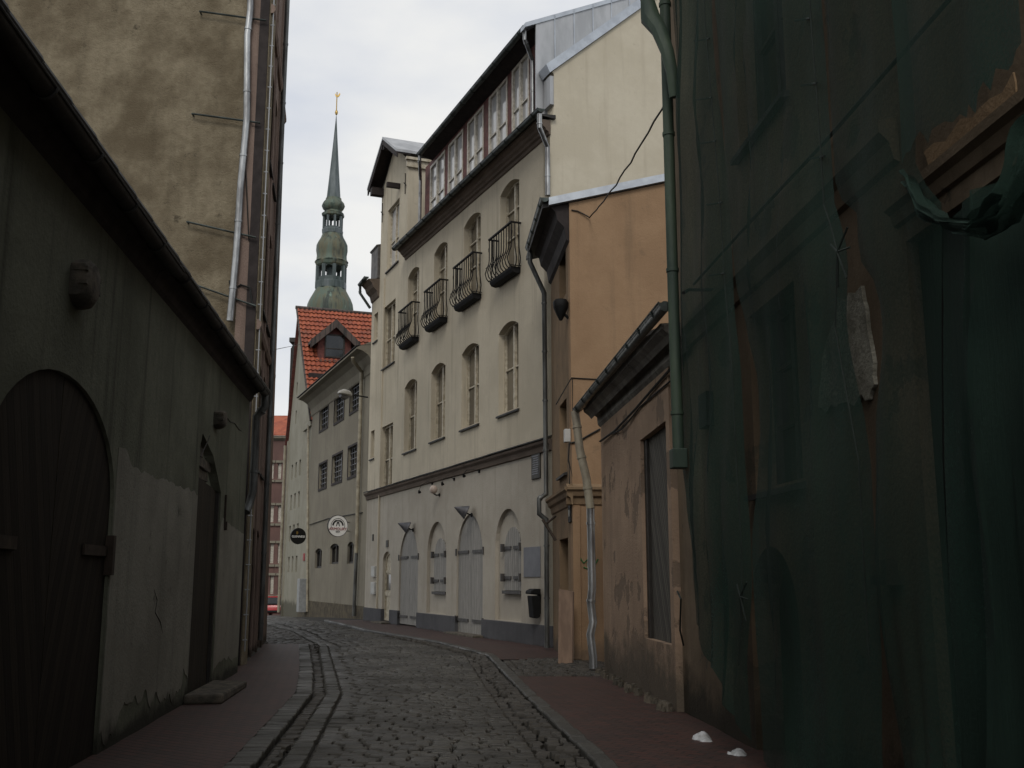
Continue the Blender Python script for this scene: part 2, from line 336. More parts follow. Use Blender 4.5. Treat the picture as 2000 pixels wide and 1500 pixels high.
def netmat():
    m,t,bs,N,L=newmat('green_debris_net'); outn=t.nodes['Material Output']; o=_map(t,(1,1,.3))
    a=_ramp(t,_noise(t,1.2,7,o,.6),.3,.7)
    L(_mix(t,a,(.014,.027,.0205),(.019,.040,.030)),bs.inputs['Base Color']); bs.inputs['Roughness'].default_value=.85; bs.inputs['Specular IOR Level'].default_value=.15
    tr=N('ShaderNodeBsdfTransparent'); mx=N('ShaderNodeMixShader')
    r=N('ShaderNodeMapRange'); r.inputs[1].default_value=.35; r.inputs[2].default_value=.65; r.inputs[3].default_value=.58; r.inputs[4].default_value=.86
    L(_noise(t,.9,6,o,.6),r.inputs[0]); L(_math(t,'ADD',r.outputs[0],_math(t,'MULTIPLY',_math(t,'SUBTRACT',_noise(t,55,3,_map(t,(1,1,1)),.7),.5),.7)),mx.inputs[0]); L(tr.outputs[0],mx.inputs[1]); L(bs.outputs[0],mx.inputs[2]); L(mx.outputs[0],outn.inputs[0]); return m
M['net']=netmat()
M['setts']=stonemat('granite_setts',(.042,.038,.029),(.019,.0175,.014),.42,c3=(.03,.027,.021))
M['rough_setts']=stonemat('rough_dark_cobbles',(.055,.048,.038),(.028,.025,.02),.6)
M['kerb']=stonemat('granite_kerb',(.058,.056,.047),(.034,.033,.028),.5,c3=(.045,.042,.035))
M['mortar']=simple('dirt_joints',(.022,.019,.014),.85,0,c2=(.012,.011,.009),scale=3,bump=.8)
M['brickpave']=brickmat('red_clinker_paving',(.062,.021,.014),(.03,.014,.010),(.010,.008,.007),.22,.11,.012,.6,rot=R(35),dirt=(.05,.026,.02))
# ------------------------------------------------------------ shared builders
def frame_ring(mb,w,s0,s1,z0,z1,t,d0,d1,rise=0,rnd=False):
    o=archpoly(s0,s1,z0,z1,rise,rnd); i=archpoly(s0+t,s1-t,z0+t,z1-t,max(0,rise-t*.3) if rise else 0,rnd); mb.extr(w,[o,i],d0,d1)
def window(root,w,s0,s1,z0,z1,depth,rise=0,rnd=False,fm='cream_wood',gm='glass_blind',mull=1,bars=(.5,),t=.06,sill=None,sillm='dark_roof'):
    if s0>s1: s0,s1=s1,s0
    e=.004; mb=MB(); frame_ring(mb,w,s0-e,s1+e,z0-e,z1+e,t,-depth-.03,-depth+.05,rise,rnd)
    ww=s1-s0
    for i in range(mull):
        c=s0+ww*(i+1)/(mull+1); mb.box(w,c-t*.7,c+t*.7,z0+t,z1-t-(.0 if not rise else .01),-depth-.02,-depth+.062)
    for b in bars:
        zz=z0+(z1-z0)*b; mb.box(w,s0+t,s1-t,zz-.02,zz+.02,-depth-.015,-depth+.03)
    fo=mb.build('window',M[fm],root)
    g=MB(); g.extr(w,[archpoly(s0+t*.3,s1-t*.3,z0+t*.3,z1-t*.3,rise,rnd)],-depth-.025,-depth-.012); g.build('pane',M[gm],fo)
    if sill:
        sm=MB(); sm.hexa([w.pt(s0-.06,z0-.05,-depth*.9),w.pt(s1+.06,z0-.05,-depth*.9),w.pt(s1+.06,z0+.02,-depth*.9),w.pt(s0-.06,z0+.02,-depth*.9)],
                [w.pt(s0-.06,z0-.10,sill),w.pt(s1+.06,z0-.10,sill),w.pt(s1+.06,z0-.05,sill),w.pt(s0-.06,z0-.05,sill)])
        sm.build('sill',M[sillm],fo)
    return archpoly(s0,s1,z0,z1,rise,rnd)
def facade(root,w,outline,holes,mat,thick=.5,name='wall',depth=None):
    """front sheet with real openings: holes reveal to their own depth"""
    mb=MB(); T=tess([outline]+[h for h,_ in holes]); flat=list(outline)+[q for h,_ in holes for q in h]; k=0
    mb.v+=[w.pt(s,z,0) for s,z in flat]
    for t in T:
        a,b,c=[mb.v[i] for i in t]; mb.f.append(list(t if (b-a).cross(c-a).dot(w.n)>0 else t[::-1]))
    def skirt(l,d):
        k=len(mb.v); n=len(l); mb.v.extend([w.pt(s,z,0) for s,z in l]+[w.pt(s,z,-d) for s,z in l])
        for i in range(n):
            j=(i+1)%n; mb.f.append([k+i,k+j,k+n+j,k+n+i])
    skirt(outline,thick)
    for h,d in holes: skirt(h,d)
    return mb.build(name,mat,root)
def gutter(mb,w,s0,s1,z0,z1,d,r=.075,joints=1.1):
    """half-round gutter: open channel with hooks"""
    n=8; prof=[(math.pi*(1+i/n)) for i in range(n+1)]
    a=w.pt(s0,z0,d); b=w.pt(s1,z1,d); dr=(b-a).normalized(); up=Vector((0,0,1)); x=w.n
    for rr in (r,r*.88):
        k=len(mb.v)
        for p in (a,b):
            for t in prof: mb.v.append(p+x*math.cos(t)*rr+up*math.sin(t)*rr)
        for i in range(n): mb.f.append([k+i,k+i+1,k+n+2+i,k+n+1+i])
    for p,q in ((a,a+dr*.01),(b,b-dr*.01)):
        mb.poly([p+x*math.cos(t)*r+up*math.sin(t)*r for t in prof])
    Lg=(b-a).length; u=.4
    mb.tube([a+x*r,b+x*r],.012,6)
    while u<Lg:
        p=a+dr*u
        mb.tube([p+x*math.cos(t)*(r+.006)+up*math.sin(t)*(r+.006) for t in prof],.014,6); u+=joints
def slab(mb,a,b,c,d,t):
    """roof slab from four corners (top surface), thickness t downward"""
    q=[Vector(v) for v in (a,b,c,d)]; dn=Vector((0,0,-t)); mb.hexa([v+dn for v in q],q)
# ============================================================ GROUND
def lerp_poly(P,y):
    if y<=P[0][1]: a,b=P[0],P[1]
    else:
        a,b=P[-2],P[-1]
        for i in range(len(P)-1):
            if P[i][1]<=y<=P[i+1][1]: a,b=P[i],P[i+1]; break
    return a[0]+(b[0]-a[0])*(y-a[1])/(b[1]-a[1])
KL=[(-2.35,8.0),(-2.44,9.47),(-2.99,14.98),(-3.64,18.54),(-5.13,26.0),(-6.7,32)]
K2=[(-1.9,8.),(-2.01,9.47),(-2.62,15.24),(-4.68,26.0),(-6.65,32.6),(-8.6,37.5),(-13,50),(-22,80)]
KR=[(.75,8.),(.69,9.47),(.05,15.86),(-.51,22.18),(-1.91,26.8),(-4.42,32.6),(-7.2,41),(-9.3,47),(-13,60),(-19,80)]
WL=[(-3.2,2.),(-3.64,9.2),(-4.6,18.3),(-4.9,19.4),(-6.7,29.8)]
WR=[(2.9,0.),(2.3,9.5),(1.62,18.),(1.25,20.3),(.95,24.),(.8,24.6),(-5.6,40.4),(-8.5,47)]
mb=MB(); ys=[-40,0,10,20,30]+[36+i*3 for i in range(24)]+[110,150,260,700]; xs=[-500,-60,-30,-15,-5,0,5,30,80,500]
for y in ys:
    for x in xs: mb.v.append(Vector((x,y,gz(y)-.02)))
for j in range(len(ys)-1):
    for i in range(len(xs)-1):
        a=j*len(xs)+i; mb.f.append([a,a+1,a+len(xs)+1,a+len(xs)])
struct(mb,'ground',M['mortar'])
def stone(mb,q,z,h,rnd=.006):
    c=sum(q,Vector((0,0,0)))/4; k=len(mb.v); q=[p+Vector((random.uniform(-rnd,rnd),random.uniform(-rnd,rnd),0)) for p in q]
    tilt=[random.uniform(-.005,.005) for _ in q]; h+=random.uniform(-.008,.006)
    for f,zz in ((1.0,z-.03),(.97,z+h*.45),(.86,z+h*.88),(.55,z+h)):
        for p,tt in zip(q,tilt): v=c+(p-c)*f; mb.v.append(Vector((v.x,v.y,zz+tt)))
    for l in range(3):
        for i in range(4):
            j=(i+1)%4; mb.f.append([k+l*4+i,k+l*4+j,k+l*4+4+j,k+l*4+4+i])
    mb.f.append([k+12,k+13,k+14,k+15])
def rowfill(mb,fl,fr,y0,y1,dr,wr,h=.035,gap=.012,rnd=.006,skew=0.):
    y=y0
    while y<y1:
        d=random.uniform(*dr)*(1 if y<30 else 1.35 if y<44 else 2.0); xa,xb=fl(y),fr(y); x=xa-random.uniform(0,.1)*0
        while x<xb-.05:
            w=random.uniform(*wr)*(1 if y<30 else 1.3 if y<44 else 1.8)
            if xb-(x+w)<.08: w=xb-x
            sk=skew*(x-xa); g=gap; cam_=.05*math.sin(math.pi*min(1,max(0,(x-xa)/(xb-xa+.01))))*(1 if y<40 else 0)
            zz=gz(y)+cam_+.015*noise.noise(Vector((x*.9,y*.5,0)))
            w_=lambda X,Y: Vector((X,Y+.02*noise.noise(Vector((X*1.3,Y*.7,3))) ,0))
            stone(mb,[w_(x+g,y+g+sk),w_(x+w-g,y+g+sk),w_(x+w-g,y+d-g+sk),w_(x+g,y+d-g+sk)],zz-.02,h,rnd)
            x+=w
        y+=d
mb=MB(); rowfill(mb,lambda y:lerp_poly(K2,y)+.23,lambda y:lerp_poly(KR,y)-.42*(1 if y<30 else .3),7.5,78,(.115,.155),(.15,.29),.03,.008)
struct(mb,'cobblestone_road',M['setts'],True)
mb=MB(); rowfill(mb,lambda y:lerp_poly(KL,y)+.24,lambda y:lerp_poly(K2,y),7.5,31,(.12,.2),(.1,.2),.022,.016,.02)
rowfill(mb,lambda y:lerp_poly(KR,y)-.42,lambda y:lerp_poly(KR,y)-.02,7.5,30,(.12,.2),(.1,.18),.028,.016,.022)
rowfill(mb,lambda y:lerp_poly(K2,y)-4.,lambda y:lerp_poly(K2,y)-.02,26.1,78,(.15,.2),(.18,.3),.03,.012,.015)
struct(mb,'cobbled_gutter',M['rough_setts'],True)
mb=MB()
rowfill(mb,lambda y:lerp_poly(K2,y),lambda y:lerp_poly(K2,y)+.22,7.5,38,(.15,.22),(.22,.22),.05,.01,.008)
struct(mb,'road_edging',M['kerb'],True)
mb=MB()
def kerbline(P,y0,y1,w,side,h,lr=(.35,.6)):
    y=y0
    while y<y1:
        Lk=random.uniform(*lr)*(1 if y<20 else 1.6); a=lerp_poly(P,y); b=lerp_poly(P,min(y+Lk,y1)); z=gz(y); j=random.uniform(-.012,.012)
        lo=[Vector((a,y+.008,z-.05)),Vector((a+w,y+.008,z-.05)),Vector((b+w,y+Lk-.008,z-.05)),Vector((b,y+Lk-.008,z-.05))]
        mb.hexa(lo,[v+Vector((j,0,h+.05+random.uniform(-.008,.008))) for v in lo]); y+=Lk
kerbline(KL,6,26,.24,1,.06,(.15,.23)); kerbline(KR,6,41,.17,1,.075)
o=struct(mb,'kerb',M['kerb']); b=o.modifiers.new('bevel','BEVEL'); b.width=.02; b.segments=2
def pave(name,fl,fr,y0,y1,z,mat):
    mb=MB(); n=int((y1-y0)/.5)+1
    for i in range(n+1):
        y=y0+(y1-y0)*i/n
        for k in range(5):
            x=fl(y)+(fr(y)-fl(y))*k/4; mb.v.append(Vector((x,y,gz(y)+z+.012*noise.noise(Vector((x,y,1))))))
    for i in range(n):
        for k in range(4):
            a=i*5+k; mb.f.append([a,a+1,a+6,a+5])
    return struct(mb,name,mat,True)
pave('left_pavement',lambda y:lerp_poly(WL,y)-.3,lambda y:lerp_poly(KL,y)+.01,0,26,.055,M['brickpave'])
pave('right_pavement',lambda y:lerp_poly(KR,y)+.15,lambda y:lerp_poly(WR,y)+.3,0,17.3,.066,M['brickpave'])
pave('right_pavement_far',lambda y:lerp_poly(KR,y)+.15,lambda y:lerp_poly(WR,y)+.3,20.9,41,.066,M['brickpave'])
mb=MB(); rowfill(mb,lambda y:lerp_poly(KR,y)+.2,lambda y:lerp_poly(WR,y)+.5,17.3,20.9,(.13,.2),(.11,.2),.07,.014,.02)
struct(mb,'cobbled_crossing',M['rough_setts'],True)
# ============================================================ LOW GREY HOUSE, LEFT
WG=Wall(gnd(215,1470),-6.06,-1)
root=thing('low_house','low grey plastered house with an arched plank gate and a narrow door on the left','building',WG.pt(0,0,0))
ez=(WG.uv(60,130,.25)[1]+WG.uv(330,490,.25)[1])/2; ez2=WG.uv(505,745,.25)[1]; send=WG.uv(478,1000,0)[0]
# gate
gs1,_=WG.uv(221,1000); gtz=WG.uv(135,733)[1]; gs0=gs1-(gs1-WG.uv(135,733)[0])*2.0; gr=(gs1-gs0)/2
gr=min(gr,1.6)
holes=[(archpoly(gs0,gs1,-.02,gtz,gtz-WG.uv(222,985)[1],True,20),.07)]
ds0,dz1=WG.uv(388,935); ds1,_=WG.uv(433,945); dpoly=[(ds0,.05),(ds1,.05),(ds1,dz1-.05),(ds0+(ds1-ds0)*.55,dz1+.42),(ds0+.12,dz1+.62),(ds0,dz1+.45)]
holes.append((dpoly,.13))
facade(root,WG,[(-13,-.3),(send,-.3),(send,ez2+.05),(-13,ez+.2)],holes,M['grey'],.5)
M['gateL']=plankmat('gate_planks_left',(.028,.021,.014),(.011,.008,.005),20,.13,axis_uv=WG.dir)
M['gateR']=plankmat('gate_planks_right',(.028,.021,.014),(.011,.008,.005),-20,.13,axis_uv=WG.dir)
gm=(gs0+gs1)/2; ap=archpoly(gs0,gs1,.02,gtz,gtz-WG.uv(222,985)[1],True,20)
def halfpoly(p,c,left):
    q=[v for v in p if (v[0]<=c+1e-6 if left else v[0]>=c-1e-6)]; 
    zt=max(v[1] for v in p); zb=min(v[1] for v in p)
    return (q+[(c,zt)] if left else q+[(c,zt)]),zb,zt
for left,mn in ((True,'gateL'),(False,'gateR')):
    pts=[v for v in ap if (v[0]<gm-.01 if left else v[0]>gm+.01)]
    zt=gtz-.01
    if left: poly=[pts[0],(gm-.008,.02),(gm-.008,zt)]+pts[1:]
    else: poly=[(gm+.008,.02),pts[0]]+pts[1:]+[(gm+.008,zt)]
    lf=MB(); lf.extr(WG,[poly],-.08,-.035); g=lf.build('gate_leaf',M[mn],root)
    st=MB(); sg=-1 if left else 1; xx=gs0+.02 if left else gs1-.02; zz=1.85
    st.box(WG,min(xx,xx-sg*.75),max(xx,xx-sg*.75),zz-.05,zz+.04,-.033,-.01); st.box(WG,xx-.04,xx+.04,zz-.22,zz+.14,-.034,.04); st.build('hinge',M['iron_rust'],g)
# gate surround, slightly proud
sr=MB(); sr.extr(WG,[archpoly(gs0-.12,gs1+.10,gtz-1.6,gtz+.1,1.5,True,20),archpoly(gs0,gs1,gtz-1.6,gtz,gtz-WG.uv(222,985)[1],True,20)],-.01,.02)
# narrow door
M['olddoor']=plankmat('old_door_planks',(.05,.042,.03),(.03,.026,.02),0,.13,axis_uv=WG.dir)
dl=MB(); dl.extr(WG,[[(ds0,.1),(ds1,.1),(ds1,dz1-.02),(ds0,dz1+.08)]],-.14,-.07); g=dl.build('door',M['olddoor'],root)
f=MB(); f.box(WG,ds0+.0,ds0+.07,.1,dz1+.05,-.069,-.04); f.build('door_jamb',M['dark_wood'],g)
f=MB(); f.box(WG,ds1-.07,ds1-.002,.1,dz1-.05,-.069,-.02); f.build('door_jamb',M['dark_wood'],g)
# broken masonry over the door
nm=MB(); random.seed(3)
for i in range(4):
    for j in range(3):
        s=ds0+.02+j*(ds1-ds0)/3; z=dz1+.06+i*.14; q=[(s,z),(s+(ds1-ds0)/3-.02,z+random.uniform(-.02,.02)),(s+(ds1-ds0)/3-.03,z+.12),(s+.01,z+.12+random.uniform(-.02,.02))]
        if z<dz1+.5-.25*j: nm.extr(WG,[q],-.13,-.07+random.uniform(-.03,.04))
nm.build('broken_masonry',M['stone'],root)
# lighter repair patch
pp=[(gs1+.03,.15)]
ptz=WG.uv(225,885)[1]
pts=[(gs1+.02,ptz+.02),(gs1+.25,ptz+.06),(gs1+.6,ptz-.06),(ds0*.5+gs1*.5,ptz-.08),(ds0-.3,ptz-.03),(ds0-.03,ptz-.1)]
edge=[(s,z+random.uniform(-.03,.03)) for s,z in pts]
low=[(ds0-.03,.35),(ds0-.3,.5),(ds0-.6,.2),(gs1+1.2,.42),(gs1+.7,.3),(gs1+.3,.12),(gs1+.03,.22)]
def ragged(P,amp,step=.12,seed=1):
    random.seed(seed); o=[]
    for i in range(len(P)):
        a,b=P[i],P[(i+1)%len(P)]; Lk=math.hypot(b[0]-a[0],b[1]-a[1]); k=max(1,int(Lk/step))
        for j in range(k):
            t=j/k; v=Vector((a[0]+(b[0]-a[0])*t,a[1]+(b[1]-a[1])*t,seed)); e=(1 if abs(b[0]-a[0])>.08 else .15)*(1 if v.y<1.2 else .3)
            o.append((v.x+amp*.6*e*noise.noise(v*4.1),v.y+amp*e*(noise.noise(v*3.3)+.6*noise.noise(v*9.7))))
    return o
pm=MB(); pm.extr(WG,[ragged(edge+low,.14,.07,2)],.001,.007); pm.build('plaster_patch',M['grey_patch'],root)
pm=MB(); pm.extr(WG,[ragged([(ds1+.03,.25),(ds1+.5,.4),(send-.12,.3),(send-.03,.5),(send-.03,2.35),(ds1+.6,2.45),(ds1+.25,2.5),(ds1+.04,2.3)],.05,.07,5)],.001,.007); pm.build('plaster_patch',M['grey_patch'],root)
for cr_pts in (((432,812),(442,814),(450,824),(458,826),(466,838),(472,842)),((410,850),(404,866),(398,878),(392,892)),((300,1150),(306,1172),(302,1196),(312,1214),(318,1240))):
    cm=MB(); cm.tube([WG.P(x,y,.004) for x,y in cr_pts],[.004]+[.009]*(len(cr_pts)-2)+[.003],5); cm.build('wall_crack',M['dark_wood'],root)
# eaves: roof, soffit boards, gutter
rf=MB(); prof=[(.18,ez),(.22,ez+.06),(-1.5,ez+.95),(-3.6,ez+2.0),(-3.6,ez+1.9),(-.2,ez+.0)]
sj=WG.uv(345,505,.25)[0]
rf.prism(WG,prof,-13,sj); rf.prism(WG,[(a-.02,b-(ez-ez2)) for a,b in prof],sj,send+.12)
for i in range(40):      # rounded tile ends along the eaves
    s=-9+i*.62
    if s<send: 
        zz=(ez if s<sj else ez2); rf.tube([WG.pt(s,zz+.03,.24),WG.pt(s+.66,zz+.045,.24)],.06,8)
rf.build('roof',M['dark_roof'],root,True)
gt=MB(); gutter(gt,WG,-13,sj+.1,ez-.02,ez-.04,.24,.075); gutter(gt,WG,sj,send+.2,ez2+.0,ez2-.04,.24,.07); gt.build('gutter',M['dark_roof'],root,True)
sf=MB(); sf.prism(WG,[(0,ez-.22),(.04,ez-.18),(.08,ez-.08),(.18,ez-.02),(.18,ez+.03),(0,ez+.03)],-13,sj-.002); sf.prism(WG,[(0,ez2-.22),(.04,ez2-.18),(.08,ez2-.08),(.18,ez2-.02),(.18,ez2+.03),(0,ez2+.03)],sj,send); sf.build('eaves_moulding',M['soffit'],root)
dp=MB(); a=WG.pt(send+.1,ez2-.07,.24); dp.pipe([a,a+Vector((.0,.02,-.2)),WG.pt(send+.17,ez2-.45,.1),WG.pt(send+.17,WG.uv(495,960,.1)[1],.1),WG.pt(send+.12,WG.uv(495,985,.1)[1],.06),WG.pt(send+.02,WG.uv(485,998,.1)[1],.02)],.072,1.1); dp.build('downpipe',M['pipe_dark'],root,True)
ew=MB(); ew.hexa([WG.pt(send-.002,-.3,-.01),WG.pt(send-.002,-.3,-4.5),WG.pt(send-.002,ez2,-4.5),WG.pt(send-.002,ez2,-.01)],[WG.pt(send-.3,-.3,-.01),WG.pt(send-.3,-.3,-4.5),WG.pt(send-.3,ez2,-4.5),WG.pt(send-.3,ez2,-.01)]); ew.build('end_wall',M['grey'],root)
sg=MB(); sg.box(WG,ds1+.33,ds1+.37,2.35,2.85,.002,.03); sg.box(WG,ds1+.35,ds1+.4,2.32,2.45,.002,.05); sg.build('wall_bracket',M['iron_rust'],root)
def corbel(px,py,w_,h_,label):
    s,z=WG.uv(px,py); m=MB(); n=10
    for i,(d,f,zz) in enumerate([(-.05,.95,0),(.05,1,0),(.11,.93,.01),(.145,.7,.02)]):
        for k in range(n):
            a=2*math.pi*k/n; e=1+.08*noise.noise(Vector((k*1.3,i,px)))
            ca,sa=math.cos(a),math.sin(a); q=1/max(abs(ca),abs(sa))**.5
            m.v.append(WG.pt(s+w_/2*f*ca*q*e,z+zz+h_/2*f*sa*q*e,d))
    for i in range(3):
        for k in range(n): m.f.append([i*n+k,i*n+(k+1)%n,(i+1)*n+(k+1)%n,(i+1)*n+k])
    m.f.append([3*n+k for k in range(n)])
    for k in range(2): m.box(WG,s-w_*.48,s+w_*.48,z-h_*.1+k*h_*.28,z-h_*.02+k*h_*.28,.0,.135)
    single(m,'stone_corbel',M['stone'],label,'stone corbel','stone corbels on the grey wall',loc=WG.pt(s,z-h_/2,0),smooth=True)
corbel(150,556,.42,.40,'weathered stone corbel jutting from the grey wall high above the arched gate')
corbel(421,820,.36,.27,'weathered stone corbel jutting out just above the narrow wooden door')
q=gnd(412,1392,.07); m=MB(); 
m.hexa([WG.pt(ds0-.25,.05,.0),WG.pt(ds1+.05,.05,.0),WG.pt(ds1+.02,.05,.5),WG.pt(ds0-.2,.05,.48)],[WG.pt(ds0-.24,.17,.0),WG.pt(ds1+.04,.16,.0),WG.pt(ds1+.0,.15,.5),WG.pt(ds0-.18,.17,.46)])
single(m,'stone_step',M['stone'],'worn stone step lying in front of the narrow door in the grey wall','step',bevel=.03,loc=WG.pt((ds0+ds1)/2,.05,.3))
# ============================================================ TALL HOUSE, LEFT
C0=gnd(480,1308); WT=Wall((C0.x-.15,C0.y+.25),-9.6,-1); HT=19.5
TP=WT.pt(0,0,0); WS=Wall((TP.x,TP.y),-88,1)   # side wall facing the viewer: s runs left
if WS.n.y>0: WS=Wall((TP.x,TP.y),-88,-1)
WS.p=WS.p+WS.n*.012
root=thing('tall_house','tall house with stained yellowish side wall and pinkish front behind the low grey house','building',WT.pt(0,0,0))
tend=5.35
m=MB(); m.extr(WS,[[(0,-.3),(14,-.3),(14,HT),(0,HT)]],-.4,0,back=False); m.build('side_wall',M['yellow'],root)
holes=[]; 
for z0,z1 in ((.1,2.6),(3.8,5.9),(7.0,9.1),(10.2,12.3)):
    for k in range(3):
        s0=1.0+k*(tend-1.2)/3; holes.append(window(root,WT,s0,s0+.95,z0,z1,.12,fm='dark_wood',gm='glass_dark',t=.08,sill=.06,rise=.12))
tb=7.7; facade(root,WT,[(0,-.4),(tb,-.6),(tend,HT),(0,HT)],[(h,.2) for h in holes],M['pinkbrown'],.4)
m=MB()
for z in (6.3,12.9):
    m.prism(WT,[(0,z),(.05,z),(.09,z+.07),(.09,z+.14),(.03,z+.2),(0,z+.2)],-.02,tend+.02)
for k in range(4):
    s=.35+k*(tend-.5)/3; m.box(WT,s-.12,s+.12,.0,HT-.4,0,.035)
m.build('moulding',M['pinkbrown'],root)
m=MB(); m.prism(WT,[(0,HT-.5),(.15,HT-.4),(.35,HT-.1),(.4,HT),(-3,HT+1.6),(-3,HT)],-.2,tend+.2); m.build('roof',M['dark_roof'],root)
m=MB(); m.hexa([WT.pt(tb-.004,-.6,-.01),WT.pt(tb-.004,-.6,-9),WT.pt(tend-.004,HT,-9),WT.pt(tend-.004,HT,-.01)],[WT.pt(tb-.3,-.6,-.01),WT.pt(tb-.3,-.6,-9),WT.pt(tend-.3,HT,-9),WT.pt(tend-.3,HT,-.01)]); m.build('end_wall',M['pinkbrown'],root)
# dark strip beside the corner, rods, downpipe, clipped cable
sw=WS.uv(499,300)[0]-WS.uv(520,300)[0]
m=MB(); m.box(WS,.02,.24,.0,HT-.3,0,.03); m.build('corner_strip',M['soffit'],root)
for (x0,y0,x1,y1) in ((390,22,520,40),(375,222,508,240),(365,433,500,464),(378,555,500,598)):
    a=WS.uv(x0,y0,.1); b=WS.uv(x1,y1,.1); m=MB(); m.tube([WS.pt(*a,.1),WS.pt(*b,.1)],.02,6); m.tube([WS.pt(*a,.1),WS.pt(*a,-.05)],.018,6); m.build('iron_rod',M['gutter'],root)
m=MB(); m.pipe([WS.P(x,y,.14) for x,y in ((489,-200),(489,20),(483,70),(482,230),(470,360),(461,500),(449,627))],.068,1.35); m.build('downpipe',M['pipe'],root,True)
m=MB(); m.tube([WT.pt(.02,.3,.05),WT.pt(.02,5,.06),WT.pt(.02,9,.05),WT.pt(.02,HT-.4,.05)],.012,6)
z=.5
while z<HT-.5: m.tube([WT.pt(.02,z,.0),WT.pt(.02,z,.085)],.012,5); z+=.45
m.build('lightning_cable',M['zinc'],root)
m=MB(); pts=[WS.P(*p,.08) for p in ((448,548),(452,570),(470,556),(488,562),(492,590),(497,600))]; m.tube(pts,.02,6); m.tube([WS.P(480,100,.1),WS.P(489,200,.05),WS.P(480,330,.08),WS.P(486,470,.05)],.012,5); m.build('loose_wire',M['cable'],root)
m=MB()
for s in (3.6,):
    m.pipe([WT.pt(s,HT-.6,.1),WT.pt(s,.3,.1)],.055,1.5)
m.build('downpipe',M['pipe_dark'],root,True)
# ============================================================ WHITE HOUSE
PW=gnd(1081,1271); WW=Wall((PW.x,PW.y),-22.0,1)
root=thing('townhouse','tall cream house with arched windows, four iron balconies, a dormer row and grey shuttered doors','building',WW.pt(0,0,0))
U=WW.uv
s_end=U(714,1100)[0]; s_t0=U(796,400)[0]; s_t1=U(745,420)[0]
cz=U(1060,262)[1]       # top of wall / cornice bottom at near end
zc=U(1000,290)[1]
GD=.45; gn,gf=U(1057,214,GD),U(770,485,GD); EZ=(gn[1]+gf[1])/2; ezs=lambda s:gn[1]+(gf[1]-gn[1])*(s-gn[0])/(gf[0]-gn[0])   # gutter level
SC=(U(1070,851)[1]+U(716,963)[1])/2-.06; PL=(U(1070,1210)[1]+U(720,1194)[1])/2
holes_u=[]; holes_l=[]
for (xl,yl,xr,yr) in ((977,382,1014,350),(906,444,939,416),(848,498,874,473),(797,543,819,522)):
    s1,za=U(xl,yl); s0,zb=U(xr,yr); z1=(za+zb)/2+.16
    z0=z1-2.55; holes_u.append((window(root,WW,s0,s1,z0,z1,.22,rise=.18,gm='glass_blind',bars=(.42,.72)),.23))
    b=MB(); bs0,bs1=s0-.12,s1+.12; zf=U((xl+xr)/2+2,0)[1]*0
    zt=z1-1.42; zf=zt-1.18
    b.prism(WW,[(0,zf),(0,zf-.14),(.1,zf-.17),(.22,zf-.14),(.27,zf-.06),(.27,zf)],bs0+.03,bs1-.03); bo=b.build('balcony',M['iron'],root)
    r=MB(); prof=[(.27,zt),(.27,zf+.62),(.28,zf+.50),(.34,zf+.34),(.385,zf+.20),(.35,zf+.07),(.27,zf-.02)]
    r.box(WW,bs0-.02,bs1+.02,zt-.02,zt+.02,.24,.30)
    for e in (bs0,bs1): r.box(WW,e-.02,e+.02,zt-.02,zt+.02,.0,.24); r.box(WW,e-.012,e+.012,zf+.01,zf+.03,.0,.28)
    nb=10
    for k in range(nb):
        s=bs0+(bs1-bs0)*k/(nb-1); r.tube([WW.pt(s,z,d) for d,z in prof],.0165,6)
    for e,sg in ((bs0,-1),(bs1,1)):
        for dd in (.06,.17): r.tube([WW.pt(e+sg*(d-.27)*.9,z,dd) for d,z in prof],.0165,6)
        r.tube([WW.pt(e,zt-.2,.27),WW.pt(e+sg*.05,zt-.25,.27),WW.pt(e+sg*.04,zt-.33,.27),WW.pt(e,zt-.36,.27)],.01,5)
    r.tube([WW.pt(bs0,zf+.36,.37),WW.pt(bs1,zf+.36,.37)],.01,5)
    r.build('railing',M['iron'],bo,True)
for (xl,yl,xr,yr,yb) in ((974,651,1012.5,629,795),(902,691,935.6,673,824),(842.6,727.6,870,710.6,850),(790.8,757.7,814.7,742,873)):
    s1,za=U(xl,yl); s0,zb=U(xr,yr); z1=(za+zb)/2+.15; z0=U(xr,yb)[1]
    holes_u.append((window(root,WW,s0,s1,z0,z1,.22,rise=.18,bars=(.5,),sill=.06),.23))
for (xl,yl,xr,yr,yb,g,si) in ((758,412,780.6,385,505,'glass_sky',.06),(749.8,601.7,772.8,582.7,702,'glass_blind',.06),(746,837.6,767.8,822,947,'glass_blind',None)):
    s1,za=U(xl,yl); s0,zb=U(xr,yr); z1=(za+zb)/2; z0=max(U(xr,yb)[1],SC+.06)
    holes_u.append((window(root,WW,s0,s1,z0,z1,.16,gm=g,bars=(.45,),sill=si),.17))
for (xl,yl,xr,yr,yb) in ((731,615,738.5,608.7,660.6),(724.6,842,731.6,840,892)):
    s1,za=U(xl,yl); s0,zb=U(xr,yr); z1=(za+zb)/2; z0=U(xr,yb)[1]
    holes_u.append((window(root,WW,s0,s1,z0,z1,.16,mull=0,bars=(),sill=.05),.17))
oh=.5; rpk=U(747,267,oh); rfa=U(717,365,oh); rne=U(770,297,oh); gc=rpk[0]; rk=rpk[1]; re=(rfa[1]+rne[1])/2; tz=re+.35; lz=U(730,545,.2)[1]
outline=[(0,SC),(s_end,SC),(s_end,lz),(s_t1,lz),(s_t1,re-.35),(gc,rk-.25),(s_t0,re-.35),(s_t0,EZ-.1),(0,EZ-.1)]
facade(root,WW,outline,holes_u,M['cream'],.5)
